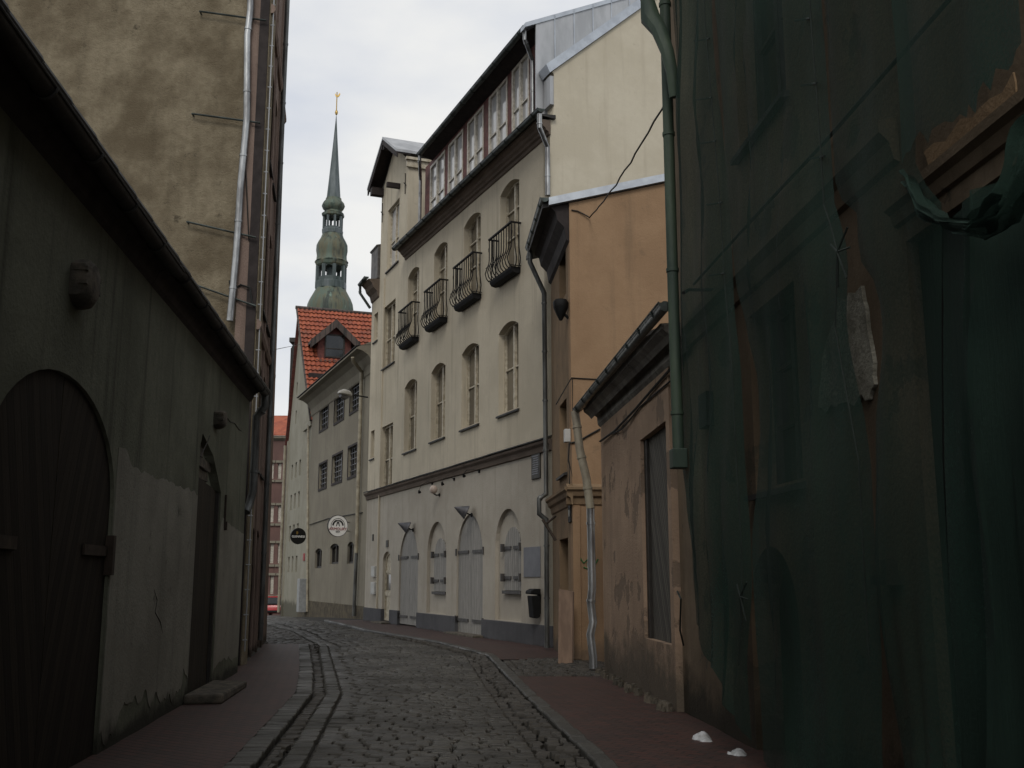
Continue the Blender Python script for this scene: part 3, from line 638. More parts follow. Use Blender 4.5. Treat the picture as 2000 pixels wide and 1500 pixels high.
# ground floor openings
def arched(x0,x1,ytop,xtop,yb):
    ym=1100; s0,s1=U(x1,ym)[0],U(x0,ym)[0]; return s0,s1,U(yb[0],yb[1])[1] if isinstance(yb,tuple) else yb,U(xtop,ytop)[1]
M['doorgrey']=plankmat('grey_painted_door_boards',(.33,.315,.285),(.28,.27,.245),0,.13,.6,axis_uv=WW.dir)
def shutters(s0,s1,z0,z1,depth,straps,kind,rise):
    for k in (0,1):
        c=(s0+s1)/2; ap=archpoly(s0,s1,z0,z1,rise,True,16)
        if k==0: poly=[(s0,z0),(c-.006,z0),(c-.006,z1)]+[v for v in ap[2:] if v[0]<c-.01]
        else: poly=[(c+.006,z0),(s1,z0)]+[v for v in ap[2:] if v[0]>c+.01]+[(c+.006,z1)]
        m=MB(); m.extr(WW,[poly],-depth-.05,-depth); n=9   # raised battens give the boards depth
        g=m.build(kind,M['doorgrey'],root)
        for zz in straps:
            h=MB(); a,b=(s0-.06,s0+(s1-s0)*.42) if k==0 else (s1-(s1-s0)*.42,s1+.06)
            h.box(WW,a+.06 if k==0 else a,b if k==0 else b-.06,zz-.045,zz+.035,-depth+.001,-depth+.03)
            e=s0-.035 if k==0 else s1+.035; h.box(WW,e-.035,e+.035,zz-.1,zz+.1,-depth,.03)
            h.build('hinge_strap',M['grey_strap'],g)
gdep=.05; R0=.0
dA=(U(816,1150)[0],U(779,1150)[0]); dC=(U(943,1150)[0],U(891.7,1150)[0]); wB=(U(868,1100)[0],U(844,1100)[0]); wD=(U(1014,1100)[0],U(981,1100)[0])
for (a,b),zt,st in ((dA,U(798,1033)[1],(1088,1205)),(dC,U(917,1005)[1],(1077,1212))):
    xm=798 if (a,b)==dA else 917; ri=(b-a)/2*1.15
    holes_l.append((archpoly(a,b,-.05,zt,ri,True,16),gdep+.06)); shutters(a,b,.12,zt,gdep,[U(xm,y)[1] for y in st],'door_leaf',ri)
nich=[]
for (a,b),(na,nb),zt,nzt,zb,st,xm in ((wB,(U(871,1150)[0],U(833,1150)[0]),U(857,1051)[1],U(853,1019)[1],U(857,1155)[1],(1083,1134),857),(wD,(U(1018,1150)[0],U(967,1150)[0]),U(998,1029)[1],U(995,993)[1],U(998,1153)[1],(1069,1128),998)):
    ri=(b-a)/2*1.1
    # niche: wall steps back
    nr=(nb-na)/2*1.1; holes_l.append((archpoly(na,nb,PL+.02,nzt,nr,True,16),.10)); nich.append((na,nb,nzt,nr,a,b,zb,zt,ri)); shutters(a,b,zb,zt,.062,[U(xm,y)[1] for y in st],'shutter',ri)
    sm=MB(); sm.box(WW,a-.05,b+.05,zb-.09,zb-.01,-.12,-.01); sm.build('sill',M['grey_strap'],root)
for na,nb,nzt,nr,a,b,zb,zt,ri in nich:
    m=MB(); m.extr(WW,[archpoly(na,nb,PL+.02,nzt,nr,True,16)],-.2,-.10); m.build('niche',M['cream_low'],root)
# small cream door
e0,e1=U(763,1150)[0],U(746.7,1150)[0]; ez1=U(757,1077)[1]; holes_l.append((archpoly(e0,e1,-.05,ez1,.35,True),.16))
fo=MB(); frame_ring(fo,WW,e0,e1,.15,ez1,.09,-.15,-.09,.35,True); fo.box(WW,e0+.09,e1-.09,ez1-.75,ez1-.66,-.14,-.1); fo.box(WW,e0+.09,e1-.09,1.0,1.15,-.14,-.095); f=fo.build('door',M['cream_wood'],root)
g=MB(); g.extr(WW,[archpoly(e0+.02,e1-.02,.17,ez1-.02,.33,True)],-.14,-.125); g.build('door_panel',M['cream_wood'],f); g=MB(); g.box(WW,e0+.14,e1-.14,1.2,ez1-.8,-.124,-.115); g.build('pane',M['glass_blind'],f)
g=MB(); g.box(WW,e0-.15,e1+.2,.0,.12,-.1,.35); g.build('door_step',M['stone'],root,bevel=.02)
g=MB(); g.box(WW,dC[0]-.15,dC[1]+.15,.0,.12,-.12,.32); g.build('door_step',M['stone'],root,bevel=.02)
def cut(h,zmin):   # part of openings above plinth
    return h
facade(root,WW,[(0,PL),(0,SC),(s_end,SC),(s_end,PL)]+[] ,[(h,d) for h,d in holes_l if min(q[1] for q in h)>PL],M['cream_low'],.5) if False else None
doors=[(h,d) for h,d in holes_l if min(q[1] for q in h)<PL]; wins=[(h,d) for h,d in holes_l if min(q[1] for q in h)>PL]
# outline of the ground floor with door openings cut from its lower edge
ds=sorted(doors,key=lambda t:t[0][0][0]); ol=[(0,SC),(0,PL)]
for h,d in ds:
    a,b=h[0][0],h[1][0]; arc=h[2:]   # arc goes from s1 (right) to s0
    ol+=[(a,PL)]+list(reversed(arc))+[(b,PL)]
ol+=[(s_end,PL),(s_end,SC)]
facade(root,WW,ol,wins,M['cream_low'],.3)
pl=MB(); xs_=[0]+[v for h,d in ds for v in (h[0][0],h[1][0])]+[s_end]
for i in range(0,len(xs_),2): pl=MB(); pl.box(WW,xs_[i]-(.03 if i==0 else 0),xs_[i+1],-.5,PL,-.3,.045); pl.build('plinth',M['plinth'],root,bevel=.01)
for s in (U(740,1100)[0],):
    m=MB(); m.box(WW,s,s+.08,PL,SC,0,.06); m.box(WW,s,s+.08,SC+.1,lz-.2,0,.05); m.build('corner_strip',M['cream'],root)
m=MB(); m.prism(WW,[(0,SC-.28),(.05,SC-.26),(.07,SC-.14),(.13,SC-.08),(.15,SC-.02),(0,SC+.0)],-.02,s_end); m.build('string_course',M['brown_trim'],root)
m=MB(); s=0
while s<s_end:
    e=min(s+random.uniform(1.1,1.5),s_end); z=SC+random.uniform(0,.015); m.prism(WW,[(-.01,z+.05),(.17,z-.005),(.17,z+.015),(-.01,z+.085)],s,e-.01); s=e
m.build('string_flashing',M['dark_roof'],root)
# main cornice + gutter
cs=U(785,505,.15)[0]
m=MB(); m.prism(WW,[(0,gn[1]-.39),(.04,gn[1]-.37),(.06,gn[1]-.30),(.12,gn[1]-.27),(.14,gn[1]-.22),(.2,gn[1]-.18),(.23,gn[1]-.12),(.3,gn[1]-.08),(.35,gn[1]-.02),(0,gn[1]+.0)],-.05,cs,gf[1]-gn[1]); m.build('cornice',M['brown_trim'],root)
m=MB(); gutter(m,WW,gn[0],gf[0],gn[1]+.03,gf[1]+.0,GD,.095,.9); m.build('gutter',M['gutter'],root,True)
m=MB(); m.prism(WW,[(.36,gn[1]+.06),(.4,gn[1]+.09),(-.12,gn[1]+.13),(-.12,gn[1]+.03)],-.1,s_t0,gf[1]-gn[1]); m.build('eaves_roof',M['dark_roof'],root)
# dormer row
dd=-.12; Ud=lambda x,y:WW.uv(x,y,dd); d0=WW.uv(1047,150,dd)[0]; d1=WW.uv(831,330,dd)[0]
OD=.36; un,uf=WW.uv(1028,52,OD),WW.uv(818,303,OD); UE=(un[1]+uf[1])/2
WD=Wall(WW.pt(0,0,dd)[:2],-22.0,1); dh=[]
for xa,xb in ((345,425),(433,515),(527,617),(632,735),(745,843)):
    xa,xb=700+xa/2.5,700+xb/2.5; yy=1130-(xb-150)*.98; s1,s0=Ud(xa,yy)[0],Ud(xb,yy)[0]; z1=UE-.2; z0=EZ+.16
    dh.append((window(root,WD,s0+.1,s1-.1,z0,z1,.03,fm='white_wood',gm='glass_sky',t=.085,bars=(.45,)),.1))
facade(root,WD,[(d0,EZ+.1),(d1,EZ+.1),(d1,UE),(d0,UE)],dh,M['redwood'],.2,'dormer_wall')
m=MB(); m.prism(WW,[(dd,un[1]-.12),(OD-.1,un[1]-.0),(OD-.08,un[1]+.05),(-4.5,un[1]+.75),(-4.5,un[1]+.6),(dd-.2,un[1]-.06)],un[0]+.05,uf[0],uf[1]-un[1]); m.build('dormer_roof',M['soffit'],root)
m=MB(); gutter(m,WW,un[0],uf[0],un[1]+.02,uf[1]+.02,OD,.09,.9); m.build('gutter',M['gutter'],root,True)
m=MB(); m.prism(WW,[(-.5,UE+.15),(-.5,UE+.55),(-1.2,UE+.6)],d0-.25,d0+.6); m.build('roof_ridge_board',M['soffit'],root)
# zinc cheek of the dormer, gable wall with coping
WGb=Wall(WW.pt(-.008,0,0)[:2],68.0,1)
if WGb.n.y>0: WGb=Wall(WW.pt(-.008,0,0)[:2],68.0,-1)
G=WGb.uv
c0=G(1080,300)[0]
g1=G(1078,140); g2=G(1255,14); sl=(g2[1]-g1[1])/(g2[0]-g1[0])
gx=8.0; gtop=g1[1]+sl*(gx-g1[0])
facade(root,WGb,[(0,-.3),(16,-.3),(16,g1[1]),(gx,gtop),(g1[0],g1[1]),(.12,g1[1]-.05),(.12,EZ+.2),(0,EZ-.6)],[],M['gable'],.4,'gable_wall')
m=MB(); th=.26
m.extr(WGb,[[(g1[0]-.08,g1[1]-.06),(gx,gtop),(gx,gtop+th),(g1[0]-.18,g1[1]+th*.55)]],-.42,.06); m.build('coping',M['zinc_light'],root)
ck=-.46; t0=WGb.uv(1040,42,ck); t1=WGb.uv(1190,0,ck); ts=(t1[1]-t0[1])/(t1[0]-t0[0])
kx0=WGb.uv(1047,120,ck)[0]
m=MB(); m.extr(WGb,[[(kx0,EZ+.1),(g1[0]+.1,EZ+.1),(g1[0]+.1,g1[1]-.2),(gx,gtop),(gx,t0[1]+ts*(gx-t0[0])),(kx0,t0[1]+ts*(kx0-t0[0]))]],ck-.05,ck); m.build('dormer_cheek',M['zinc'],root)
m=MB(); k=kx0+.52
while k<gx-.3:
    zb=g1[1]+sl*(k-g1[0])+.1 if k>g1[0] else EZ+.3
    m.box(WGb,k-.012,k+.012,zb,t0[1]+ts*(k-t0[0]),ck+.001,ck+.03); k+=.55
m.box(WGb,kx0-.02,gx,0,0.001,ck,ck+.001) if False else None
m.build('zinc_seam',M['zinc_light'],root)
m=MB(); zt=lambda s:t0[1]+ts*(s-t0[0])
kq=kx0-.3; m.hexa([WGb.pt(kq,zt(kq)-.1,ck-.3),WGb.pt(gx,zt(gx)-.1,ck-.3),WGb.pt(gx,zt(gx)+.02,ck-.3),WGb.pt(kq,zt(kq)+.02,ck-.3)],[WGb.pt(kq,zt(kq)-.1,ck+.03),WGb.pt(gx,zt(gx)-.1,ck+.03),WGb.pt(gx,zt(gx)+.02,ck+.03),WGb.pt(kq,zt(kq)+.02,ck+.03)]); m.build('verge_flashing',M['zinc_light'],root)
m=MB(); m.box(WGb,.02,.34,EZ+.25,g1[1]-.1,-.4,-.02); m.build('roof_cheek',M['zinc'],root)
m=MB(); gq=g1[0]+.7; gqz=g1[1]+sl*.7; slab(m,WGb.pt(gq,gqz-.04,-.48),WGb.pt(gx,gtop-.04,-.48),WW.pt(s_t0,0,-gx)+Vector((0,0,gtop-.04)),WW.pt(s_t0,0,-gq)+Vector((0,0,gqz-.04)),.1)
slab(m,WGb.pt(gx,gtop,-.4),WGb.pt(16,g1[1],-.4),WW.pt(s_end,0,-16)+Vector((0,0,g1[1])),WW.pt(s_end,0,-gx)+Vector((0,0,gtop)),.1); m.build('roof',M['dark_roof'],root)
# downpipes at the near corner
m=MB(); a=WW.pt(gn[0]+.1,gn[1]-.07,GD)
m.pipe([a,a+Vector((0,0,-.35)),WW.pt(-.12,gn[1]-.75,.12),WW.pt(-.12,U(1085,378)[1],.12)],.06,1.4); m.build('downpipe',M['pipe'],root,True)
m=MB(); a=WW.pt(un[0]+.1,un[1]-.06,OD); m.pipe([a,a+Vector((0,0,-.25)),WW.pt(d0-.0,UE-.7,-.02),WW.pt(d0-.0,EZ+.35,-.02)],.055,1.4); m.build('downpipe',M['pipe'],root,True)
m=MB(); a=WW.pt(uf[0]-.1,uf[1]-.06,OD); m.pipe([a,a+Vector((0,0,-.15)),WW.pt(d1+.02,UE-.45,.05),WW.pt(d1+.02,EZ+.3,.05)],.055,1.4); m.build('downpipe',M['pipe'],root,True)
# gabled bay: cheek, roof, beams
m=MB(); m.hexa([WW.pt(s_t0+.002,EZ,-.01),WW.pt(s_t0+.002,EZ,-3.4),WW.pt(s_t0+.002,tz-.55,-3.4),WW.pt(s_t0+.002,tz-.55,-.01)],[WW.pt(s_t0+.3,EZ,-.01),WW.pt(s_t0+.3,EZ,-3.4),WW.pt(s_t0+.3,tz-.55,-3.4),WW.pt(s_t0+.3,tz-.55,-.01)])
m.hexa([WW.pt(s_t1-.002,lz,-.01),WW.pt(s_t1-.002,lz,-3.4),WW.pt(s_t1-.002,tz-.55,-3.4),WW.pt(s_t1-.002,tz-.55,-.01)],[WW.pt(s_t1-.3,lz,-.01),WW.pt(s_t1-.3,lz,-3.4),WW.pt(s_t1-.3,tz-.55,-3.4),WW.pt(s_t1-.3,tz-.55,-.01)])
m.build('bay_cheek',M['cream'],root)
ra=min(rne[0],s_t0-.12); rb=rfa[0]
m=MB(); slab(m,WW.pt(ra,re,oh),WW.pt(gc,rk,oh),WW.pt(gc,rk,-5),WW.pt(ra,re,-5),.1); slab(m,WW.pt(gc,rk,oh),WW.pt(rb,re,oh),WW.pt(rb,re,-5),WW.pt(gc,rk,-5),.1); bo=m.build('bay_roof',M['zinc'],root)
m=MB()
for d in (oh-.02,):
    for (sa,za,sb,zb) in ((ra,re,gc,rk),(gc,rk,rb,re)):
        m.hexa([WW.pt(sa,za-.32,d-.05),WW.pt(sb,zb-.32,d-.05),WW.pt(sb,zb-.11,d-.05),WW.pt(sa,za-.11,d-.05)],[WW.pt(sa,za-.32,d),WW.pt(sb,zb-.32,d),WW.pt(sb,zb-.11,d),WW.pt(sa,za-.11,d)])
for (sa,za,sb,zb) in ((ra+.02,re-.02,gc,rk-.02),(gc,rk-.02,rb-.02,re-.02)):
    m.hexa([WW.pt(sa,za-.14,-.05),WW.pt(sb,zb-.14,-.05),WW.pt(sb,zb-.101,-.05),WW.pt(sa,za-.101,-.05)],[WW.pt(sa,za-.14,oh-.08),WW.pt(sb,zb-.14,oh-.08),WW.pt(sb,zb-.101,oh-.08),WW.pt(sa,za-.101,oh-.08)])
m.build('bargeboard',M['soffit'],bo)
m=MB(); m.box(WW,s_t0+1.0,s_t0+1.15,U(762,366,.3)[1]-.1,U(762,366,.3)[1]+.08,.0,.5); m.build('roof_beam',M['soffit'],root); m=MB(); m.box(WW,s_t1-.3,s_t1-.02,re-.5,re-.2,.0,.48); m.build('roof_beam',M['soffit'],root); m=MB(); m.box(WW,gc-.1,gc+.1,rk-.5,rk-.3,0,.45); m.build('roof_beam',M['soffit'],root)
m=MB(); m.prism(WW,[(0,0),(0,0),(0,0)],0,0) if False else None
m.box(WW,s_t0-.1,s_t0-.001,tz-.95,tz-.7,-3,.08); m.box(WW,s_t0-.18,s_t0-.001,tz-.7,tz-.6,-3,.12); m.build('bay_eaves_moulding',M['cream_wood'],root)
for s,z in ((s_t0+.25,U(791,362)[1]),(s_t1-.22,U(749,415)[1])):
    m=MB(); m.tube([WW.pt(s,z-.38,.03),WW.pt(s+.02,z+.42,.03)],.018,5); m.tube([WW.pt(s-.14,z-.1,.04),WW.pt(s+.14,z+.1,.04)],.018,5); m.build('wall_anchor',M['iron'],root)
# low left wing of the house: cornice, gutter, zinc parapet
m=MB(); m.prism(WW,[(0,lz-.75),(.05,lz-.7),(.1,lz-.5),(.25,lz-.35),(.3,lz-.2),(.45,lz-.05),(0,lz)],s_t1+.02,s_end+.0); m.build('cornice',M['brown_trim'],root)
m=MB(); gutter(m,WW,s_t1+.1,s_end+.05,lz+.05,lz,.5,.09); m.build('gutter',M['gutter'],root,True)
m=MB(); m.pipe([WW.pt(s_end-.0,lz-.05,.5),WW.pt(s_end-.0,lz-.35,.5),WW.pt(s_end-.1,lz-.95,.1)],.055,3); m.build('downpipe',M['gutter'],root,True)
m=MB(); m.box(WW,s_t1+.02,s_end-.1,lz+.03,lz+1.35,-1.2,.1); m.prism(WW,[(.12,lz+1.3),(.16,lz+1.36),(-1.2,lz+1.7),(-1.2,lz+1.3)],s_t1+.02,s_end-.05); m.build('parapet_dormer',M['zinc_dark'],root)
m=MB(); m.hexa([WW.pt(s_end-.003,-1,-.01),WW.pt(s_end-.003,-1,-12),WW.pt(s_end-.003,lz,-12),WW.pt(s_end-.003,lz,-.01)],[WW.pt(s_end-.3,-1,-.01),WW.pt(s_end-.3,-1,-12),WW.pt(s_end-.3,lz,-12),WW.pt(s_end-.3,lz,-.01)]); m.build('end_wall',M['cream'],root)
for (x,y,lb) in ((757,1062,'tiny dark plate directly above the small cream door'),(729,1050,'tiny dark upright plate near the far end of the cream house')):
    s,z=U(x,y); m=MB(); q=.14 if x>740 else .08; m.box(WW,s-q,s+q,z-.12,z+.12,0,.03); single(m,'wall_plate',M['bronze'],lb,'plate',loc=WW.pt(s,z-.12,0),bevel=.004)
# ---- things fixed to the white house
def text_mesh(parent,name,txt,size,mat,w,s,z,d,ext=.004,flip=True,align='CENTER'):
    cu=bpy.data.curves.new(name,'FONT'); cu.body=txt; cu.size=size; cu.extrude=ext; cu.align_x=align; cu.align_y='CENTER'
    to=bpy.data.objects.new(name,cu); sc.collection.objects.link(to); bpy.context.view_layer.update()
    me=bpy.data.meshes.new_from_object(to.evaluated_get(bpy.context.evaluated_depsgraph_get())); bpy.data.objects.remove(to)
    n=w.n.normalized(); x=Vector((0,0,1)).cross(n).normalized(); off=ROOT.get(parent,Vector()); c=w.pt(s,z,d)
    for v in me.vertices: v.co=c+x*v.co.x+Vector((0,0,1))*v.co.y+n*(v.co.z)-off
    me.materials.clear(); me.materials.append(mat); o=bpy.data.objects.new(name,me); sc.collection.objects.link(o); o.parent=parent; ROOT[o]=off; return o
def cone_lamp(px,py,label):
    s,z=U(px,py,.2); t=thing('cone_lamp',label,'wall lamp',WW.pt(s,z,0),'cone lamps over the grey doors')
    a=WW.pt(s,z,.05); m=MB(); tip=a+WW.n*.46+WW.dir*.05+Vector((0,0,.13)); end=a+WW.n*.12-WW.dir*.05+Vector((0,0,-.02))
    ax=(tip-end).normalized(); m.tube([tip,end+ax*.02,end],[.012,.2,.19],20); m.build('shade',M['lamp_metal'],t,True)
    m=MB(); m.tube([WW.pt(s,z-.08,0),WW.pt(s,z-.06,.1),end+ax*.1],.02,8); m.tube([WW.pt(s,z-.08,0),WW.pt(s,z-.08,.03)],.06,10); m.build('bracket',M['iron'],t,True)
cone_lamp(909,1000,'grey cone wall lamp over the taller grey double door')
cone_lamp(796,1030,'grey cone wall lamp over the grey double door beside the small cream door')
s,z=U(848,956,.18); t=thing('globe_lamp','pale round globe wall lamp under the string course of the cream house','wall lamp',WW.pt(s,z-.12,0))
m=MB(); m.lathe(WW.pt(s,0,.2)[:2],[(.005,z-.13),(.06,z-.12),(.105,z-.07),(.125,z),(.105,z+.07),(.06,z+.115),(.01,z+.125)],20); m.build('globe',M['globe'],t,True)
m=MB(); m.tube([WW.pt(s,z-.16,0),WW.pt(s,z-.17,.12),WW.pt(s,z-.12,.2)],.02,8); m.tube([WW.pt(s,z-.16,0),WW.pt(s,z-.16,.03)],.05,10); m.build('bracket',M['iron'],t,True)
for (xb,yb,xh,yh),lb in (((937,921,905,927),'thin goose-neck wall light nearest the bronze plaque'),((888,936,863,943),'thin goose-neck wall light just right of the globe lamp'),((845,944,818,959),'thin goose-neck wall light left of the globe lamp')):
    s,z=U(xb,yb); t=thing('arm_light',lb,'wall light',WW.pt(s,z,0),'goose-neck lights under the string course'); sh,zh=U(xh,yh,.4)
    m=MB(); m.tube([WW.pt(s,z,0),WW.pt(s+(sh-s)*.15,z+.05,.15),WW.pt(s+(sh-s)*.6,z*.45+zh*.55+.08,.34),WW.pt(sh,zh,.4)],.008,6); m.tube([WW.pt(s,z,0),WW.pt(s,z,.04)],.045,10); m.build('arm',M['iron'],t,True)
    m=MB(); m.tube([WW.pt(sh,zh+.02,.4),WW.pt(sh+.04,zh-.05,.36)],[.025,.05],10); m.build('lamp_head',M['iron'],t,True)
s0,z1=U(1056.7,878); s1,z0=U(1040,937); t=thing('plaque','dark bronze memorial plaque high on the cream house near its downpipe','plaque',WW.pt((s0+s1)/2,z0,0))
m=MB(); m.box(WW,s0,s1,z0,z1,0,.035); m.build('plate',M['bronze'],t,bevel=.01); m=MB()
for k in range(9):
    z=z1-.12-k*(z1-z0-.2)/9; m.box(WW,s0+.06+random.uniform(0,.05),s1-.06-random.uniform(0,.06),z-.02,z,.034,.042)
m.build('raised_lettering',M['lamp_metal'],t)
s0,z1=U(1056,1067); s1,z0=U(1024,1127); m=MB(); m.box(WW,s0,s1,z0,z1,0,.02); single(m,'blank_panel',M['panel_grey'],'flat blue-grey square panel on the cream wall above the litter bin','panel',loc=WW.pt((s0+s1)/2,z0,0),bevel=.004)
s0,z1=U(1049,1150,.2); s1,z0=U(1030,1207,.2); t=thing('litter_bin','black litter bin hung on the cream wall beside the downpipe','litter bin',WW.pt((s0+s1)/2,z0,0)); c=(s0+s1)/2
m=MB(); m.prism(WW,[(.06,z0+.05),(.12,z0),(.22,z0+.02),(.27,z1-.16),(.06,z1-.16)],c-.15,c+.15); m.build('body',M['iron'],t,bevel=.02)
m=MB(); m.prism(WW,[(.05,z1-.14),(.05,z1),(.2,z1-.0),(.3,z1-.05),(.31,z1-.12)],c-.17,c+.17); m.box(WW,c-.06,c+.06,z0+.1,z1-.1,0,.06); m.build('lid',M['iron'],t,bevel=.02)
for a,b,cc,d,lb in ((730,1106,736.5,1127,'small white meter box, upper of two left of the small cream door'),(729,1137,736.5,1161,'small white meter box, lower of two left of the small cream door')):
    s1,z1=U(a,b); s0,z0=U(cc,d); t=thing('meter_box',lb,'meter box',WW.pt((s0+s1)/2,z0,0),'meter boxes by the cream door'); m=MB(); m.box(WW,s0,s1,z0,z1,0,.1); m.build('case',M['white_plastic'],t,bevel=.01); m=MB(); m.box(WW,s0+.03,s1-.03,z0+.03,z1-.03,.101,.108); m.build('cover',M['white_plastic'],t,bevel=.004)
# ============================================================ OCHRE HOUSE
PO=gnd(1121,1298); WO=Wall((PO.x,PO.y),-4.6,1); sO=WO.uv(1079,1000)[0]
WP=Wall((PO.x,PO.y-.008),85.4,1)
if WP.n.y>0: WP=Wall((PO.x,PO.y-.008),85.4,-1)
root=thing('ochre_house','narrow ochre house with a blank side wall and lean-to roof, next to the cream house','building',WO.pt(0,0,0))
sO=min(sO,3.9)
r0=WP.uv(1104,388); r1=WP.uv(1308,346); rs=(r1[1]-r0[1])/(r1[0]-r0[0]); ZO=r0[1]-.15
h=[]; h.append((window(root,WO,*sorted((WO.uv(1092,520)[0],WO.uv(1105,520)[0])),WO.uv(1098,588)[1],WO.uv(1098,462)[1],.22,fm='dark_wood',gm='glass_dark',t=.05),.23))
h.append((window(root,WO,*sorted((WO.uv(1093,850)[0],WO.uv(1107,850)[0])),WO.uv(1100,925)[1],WO.uv(1100,785)[1],.22,fm='dark_wood',gm='glass_dark',t=.05,sill=.08),.23))
a,b=sorted((WO.uv(1093,1100)[0],WO.uv(1110,1100)[0])); zd=WO.uv(1101,1052)[1]; dr=[(a,-.02),(b,-.02),(b,zd),(a,zd)]
h.append((dr,.35)); facade(root,WO,[(0,-.1),(sO,-.1),(sO,ZO+.1),(0,ZO+.1)],h,M['orange_dirty'],.4)
m=MB(); m.box(WO,a,b,.02,zd,-.34,-.28); m.build('door',M['orange_dirty'],root)
facade(root,WP,[(0,-.1),(9,-.1),(9,r0[1]+rs*9),(0,r0[1]-.1)],[],M['orange'],.3,'side_wall')
zf=(WO.uv(1080,985)[1]+WP.uv(1160,955)[1])/2
prof=lambda z:[(0,z-.28),(.03,z-.26),(.05,z-.14),(.10,z-.1),(.12,z-.02),(.16,z+.02),(.16,z+.07),(0,z+.14)]
m=MB(); m.prism(WO,prof(zf),-.12,sO); m.prism(WP,prof(zf),-.12,3.5); m.build('ground_floor_cornice',M['orange_dirty'],root)
m=MB(); m.box(WP,.0,.14,.1,zf-.28,-.01,.05); m.build('corner_strip',M['orange'],root)
m=MB(); m.prism(WP,[(.09,0),(.09,.16),(-.2,.2),(-.2,0)],r0[0]-.35,9,0); 
m.v=[v+Vector((0,0,r0[1]-.07+rs*((v-WP.p).dot(WP.dir)))) for v in m.v]; m.build('verge_flashing',M['zinc_light'],root)
m=MB(); slab(m,WP.pt(-.55,r0[1]-.02-.1,.0),WP.pt(9,r0[1]+rs*9,.0),WP.pt(9,r0[1]+rs*9,-3.8),WP.pt(-.55,r0[1]-.12,-3.6),.1); m.build('roof',M['dark_roof'],root)
m=MB(); m.prism(WO,[(0,ZO-.75),(.06,ZO-.7),(.1,ZO-.45),(.24,ZO-.3),(.28,ZO-.12),(.42,ZO-.0),(0,ZO+.05)],.03,sO-.02); m.build('cornice',M['soffit'],root)
m=MB(); gutter(m,WO,-.12,sO-.1,ZO+.12,ZO+.1,.52,.09,.8); m.build('gutter',M['gutter'],root,True)
m=MB(); x=sO-.3; a=WO.pt(x,ZO+.05,.52)
zz=lambda y:WO.uv(1075,y,.12)[1]
m.pipe([a,a+Vector((0,0,-.35)),WO.pt(sO+.0,ZO-.95,.16),WO.pt(sO+.0,zz(960),.14),WO.pt(sO,zz(970),.3),WO.pt(sO,zz(1000),.3),WO.pt(sO,zz(1012),.14),WO.pt(sO,.1,.14)],.058,1.15); m.build('downpipe',M['pipe_dark'],root,True)
m=MB(); m.tube([WO.P(1060,1015,.35),WO.P(1085,1055,.1)],.03,6); m.tube([WO.P(1068,1022,.25),WO.P(1085,1008,.05)],.025,6); m.build('iron_bracket',M['iron_rust'],root)
m=MB()
s,z=WO.uv(1096,598,.15); m.lathe(WO.pt(s,0,.16)[:2],[(.03,z-.3),(.08,z-.2),(.15,z-.04),(.16,z+.08),(.13,z+.13),(.06,z+.15)],10); m.tube([WO.pt(s,z-.25,.0),WO.pt(s,z-.1,.16)],.03,6)
single(m,'window_basket',M['iron'],'black window basket under the upper window of the ochre house','window basket',loc=WO.pt(s,z-.35,0),smooth=True)
s0,z1=WO.uv(1119.5,984); s1,z0=WO.uv(1112,1021); t=thing('house_number_sign','small dark number plate on the ochre house above its doorway','sign',WO.pt((s0+s1)/2,z0,0)); m=MB(); m.box(WO,.08,.42,z0,z1,.0,.03); m.build('plate',M['iron'],t); text_mesh(t,'number','10',.2,M['lamp_shell'],WO,.25,(z0+z1)/2,.035)
m=MB(); q0,q1=gnd(1090,1296,.08),gnd(1117,1296,.08); t=thing('leaning_board','tall pink-brown board leaning upright by the ochre house doorway','board',(q0+q1)/2)
zt=1.28
m.hexa([q0,q1,q1+Vector((.03,.05,0)),q0+Vector((0,.05,0))],[q0+Vector((.04,.35,zt+.05)),q1+Vector((.05,.35,zt+.0)),q1+Vector((.08,.40,zt)),q0+Vector((.04,.40,zt+.05))]); m.build('panel',M['board'],t,bevel=.004)
m=MB(); m.hexa([q0+Vector((-.0,-.02,0)),q0+Vector((.05,-.02,0)),q0+Vector((.05,-.002,0)),q0+Vector((0,-.002,0))],[q0+Vector((.04,.33,zt)),q0+Vector((.09,.33,zt)),q0+Vector((.09,.348,zt)),q0+Vector((.04,.348,zt))]); m.build('batten',M['board'],t)
# graffiti scribble
m=MB(); pts=[WP.P(x,y,.006) for x,y in ((1133,1090),(1140,1100),(1147,1093),(1152,1108),(1158,1096),(1163,1101),(1168,1092))]; m.tube(pts,.016,5); m.tube([WP.P(x,y,.006) for x,y in ((1140,1108),(1150,1112),(1146,1100),(1160,1106))],.014,5)
for v in m.v: pass
m.build('graffiti',M['graffiti'],root)
# ============================================================ PEACH LOW HOUSE
PR=gnd(1181,1322); WRt=Wall((PR.x,PR.y),-4.4,1); V=WRt.uv; sP=V(1335,1300)[0]   # negative: towards viewer
root=thing('peach_house','low peach house with crumbling plaster, heavy grey cornice and a boarded window','building',WRt.pt(0,0,0))
sP=-5.2; eP=(V(1160,752,.38)[1]+V(1290,622,.38)[1])/2; cb=(V(1182,826)[1]+V(1300,705)[1])/2
s1,za=V(1250,856); s0,zb=V(1300,826); wz1=(za+zb)/2; wz0=(V(1256,1245)[1]+V(1302,1258)[1])/2; wh=[(s0,wz0),(s1,wz0),(s1,wz1-.02),(s0,wz1+.02)]
facade(root,WRt,[(sP,-.2),(0,-.2),(0,eP-.1),(sP,eP-.1)],[(wh,.16)],M['peach'],.4)
M['diag']=plankmat('diagonal_boards',(.15,.14,.12),(.085,.08,.07),-28,.085,.85,.14,axis_uv=WRt.dir)
m=MB(); m.extr(WRt,[wh],-.15,-.09); wo=m.build('boarded_window',M['diag'],root)
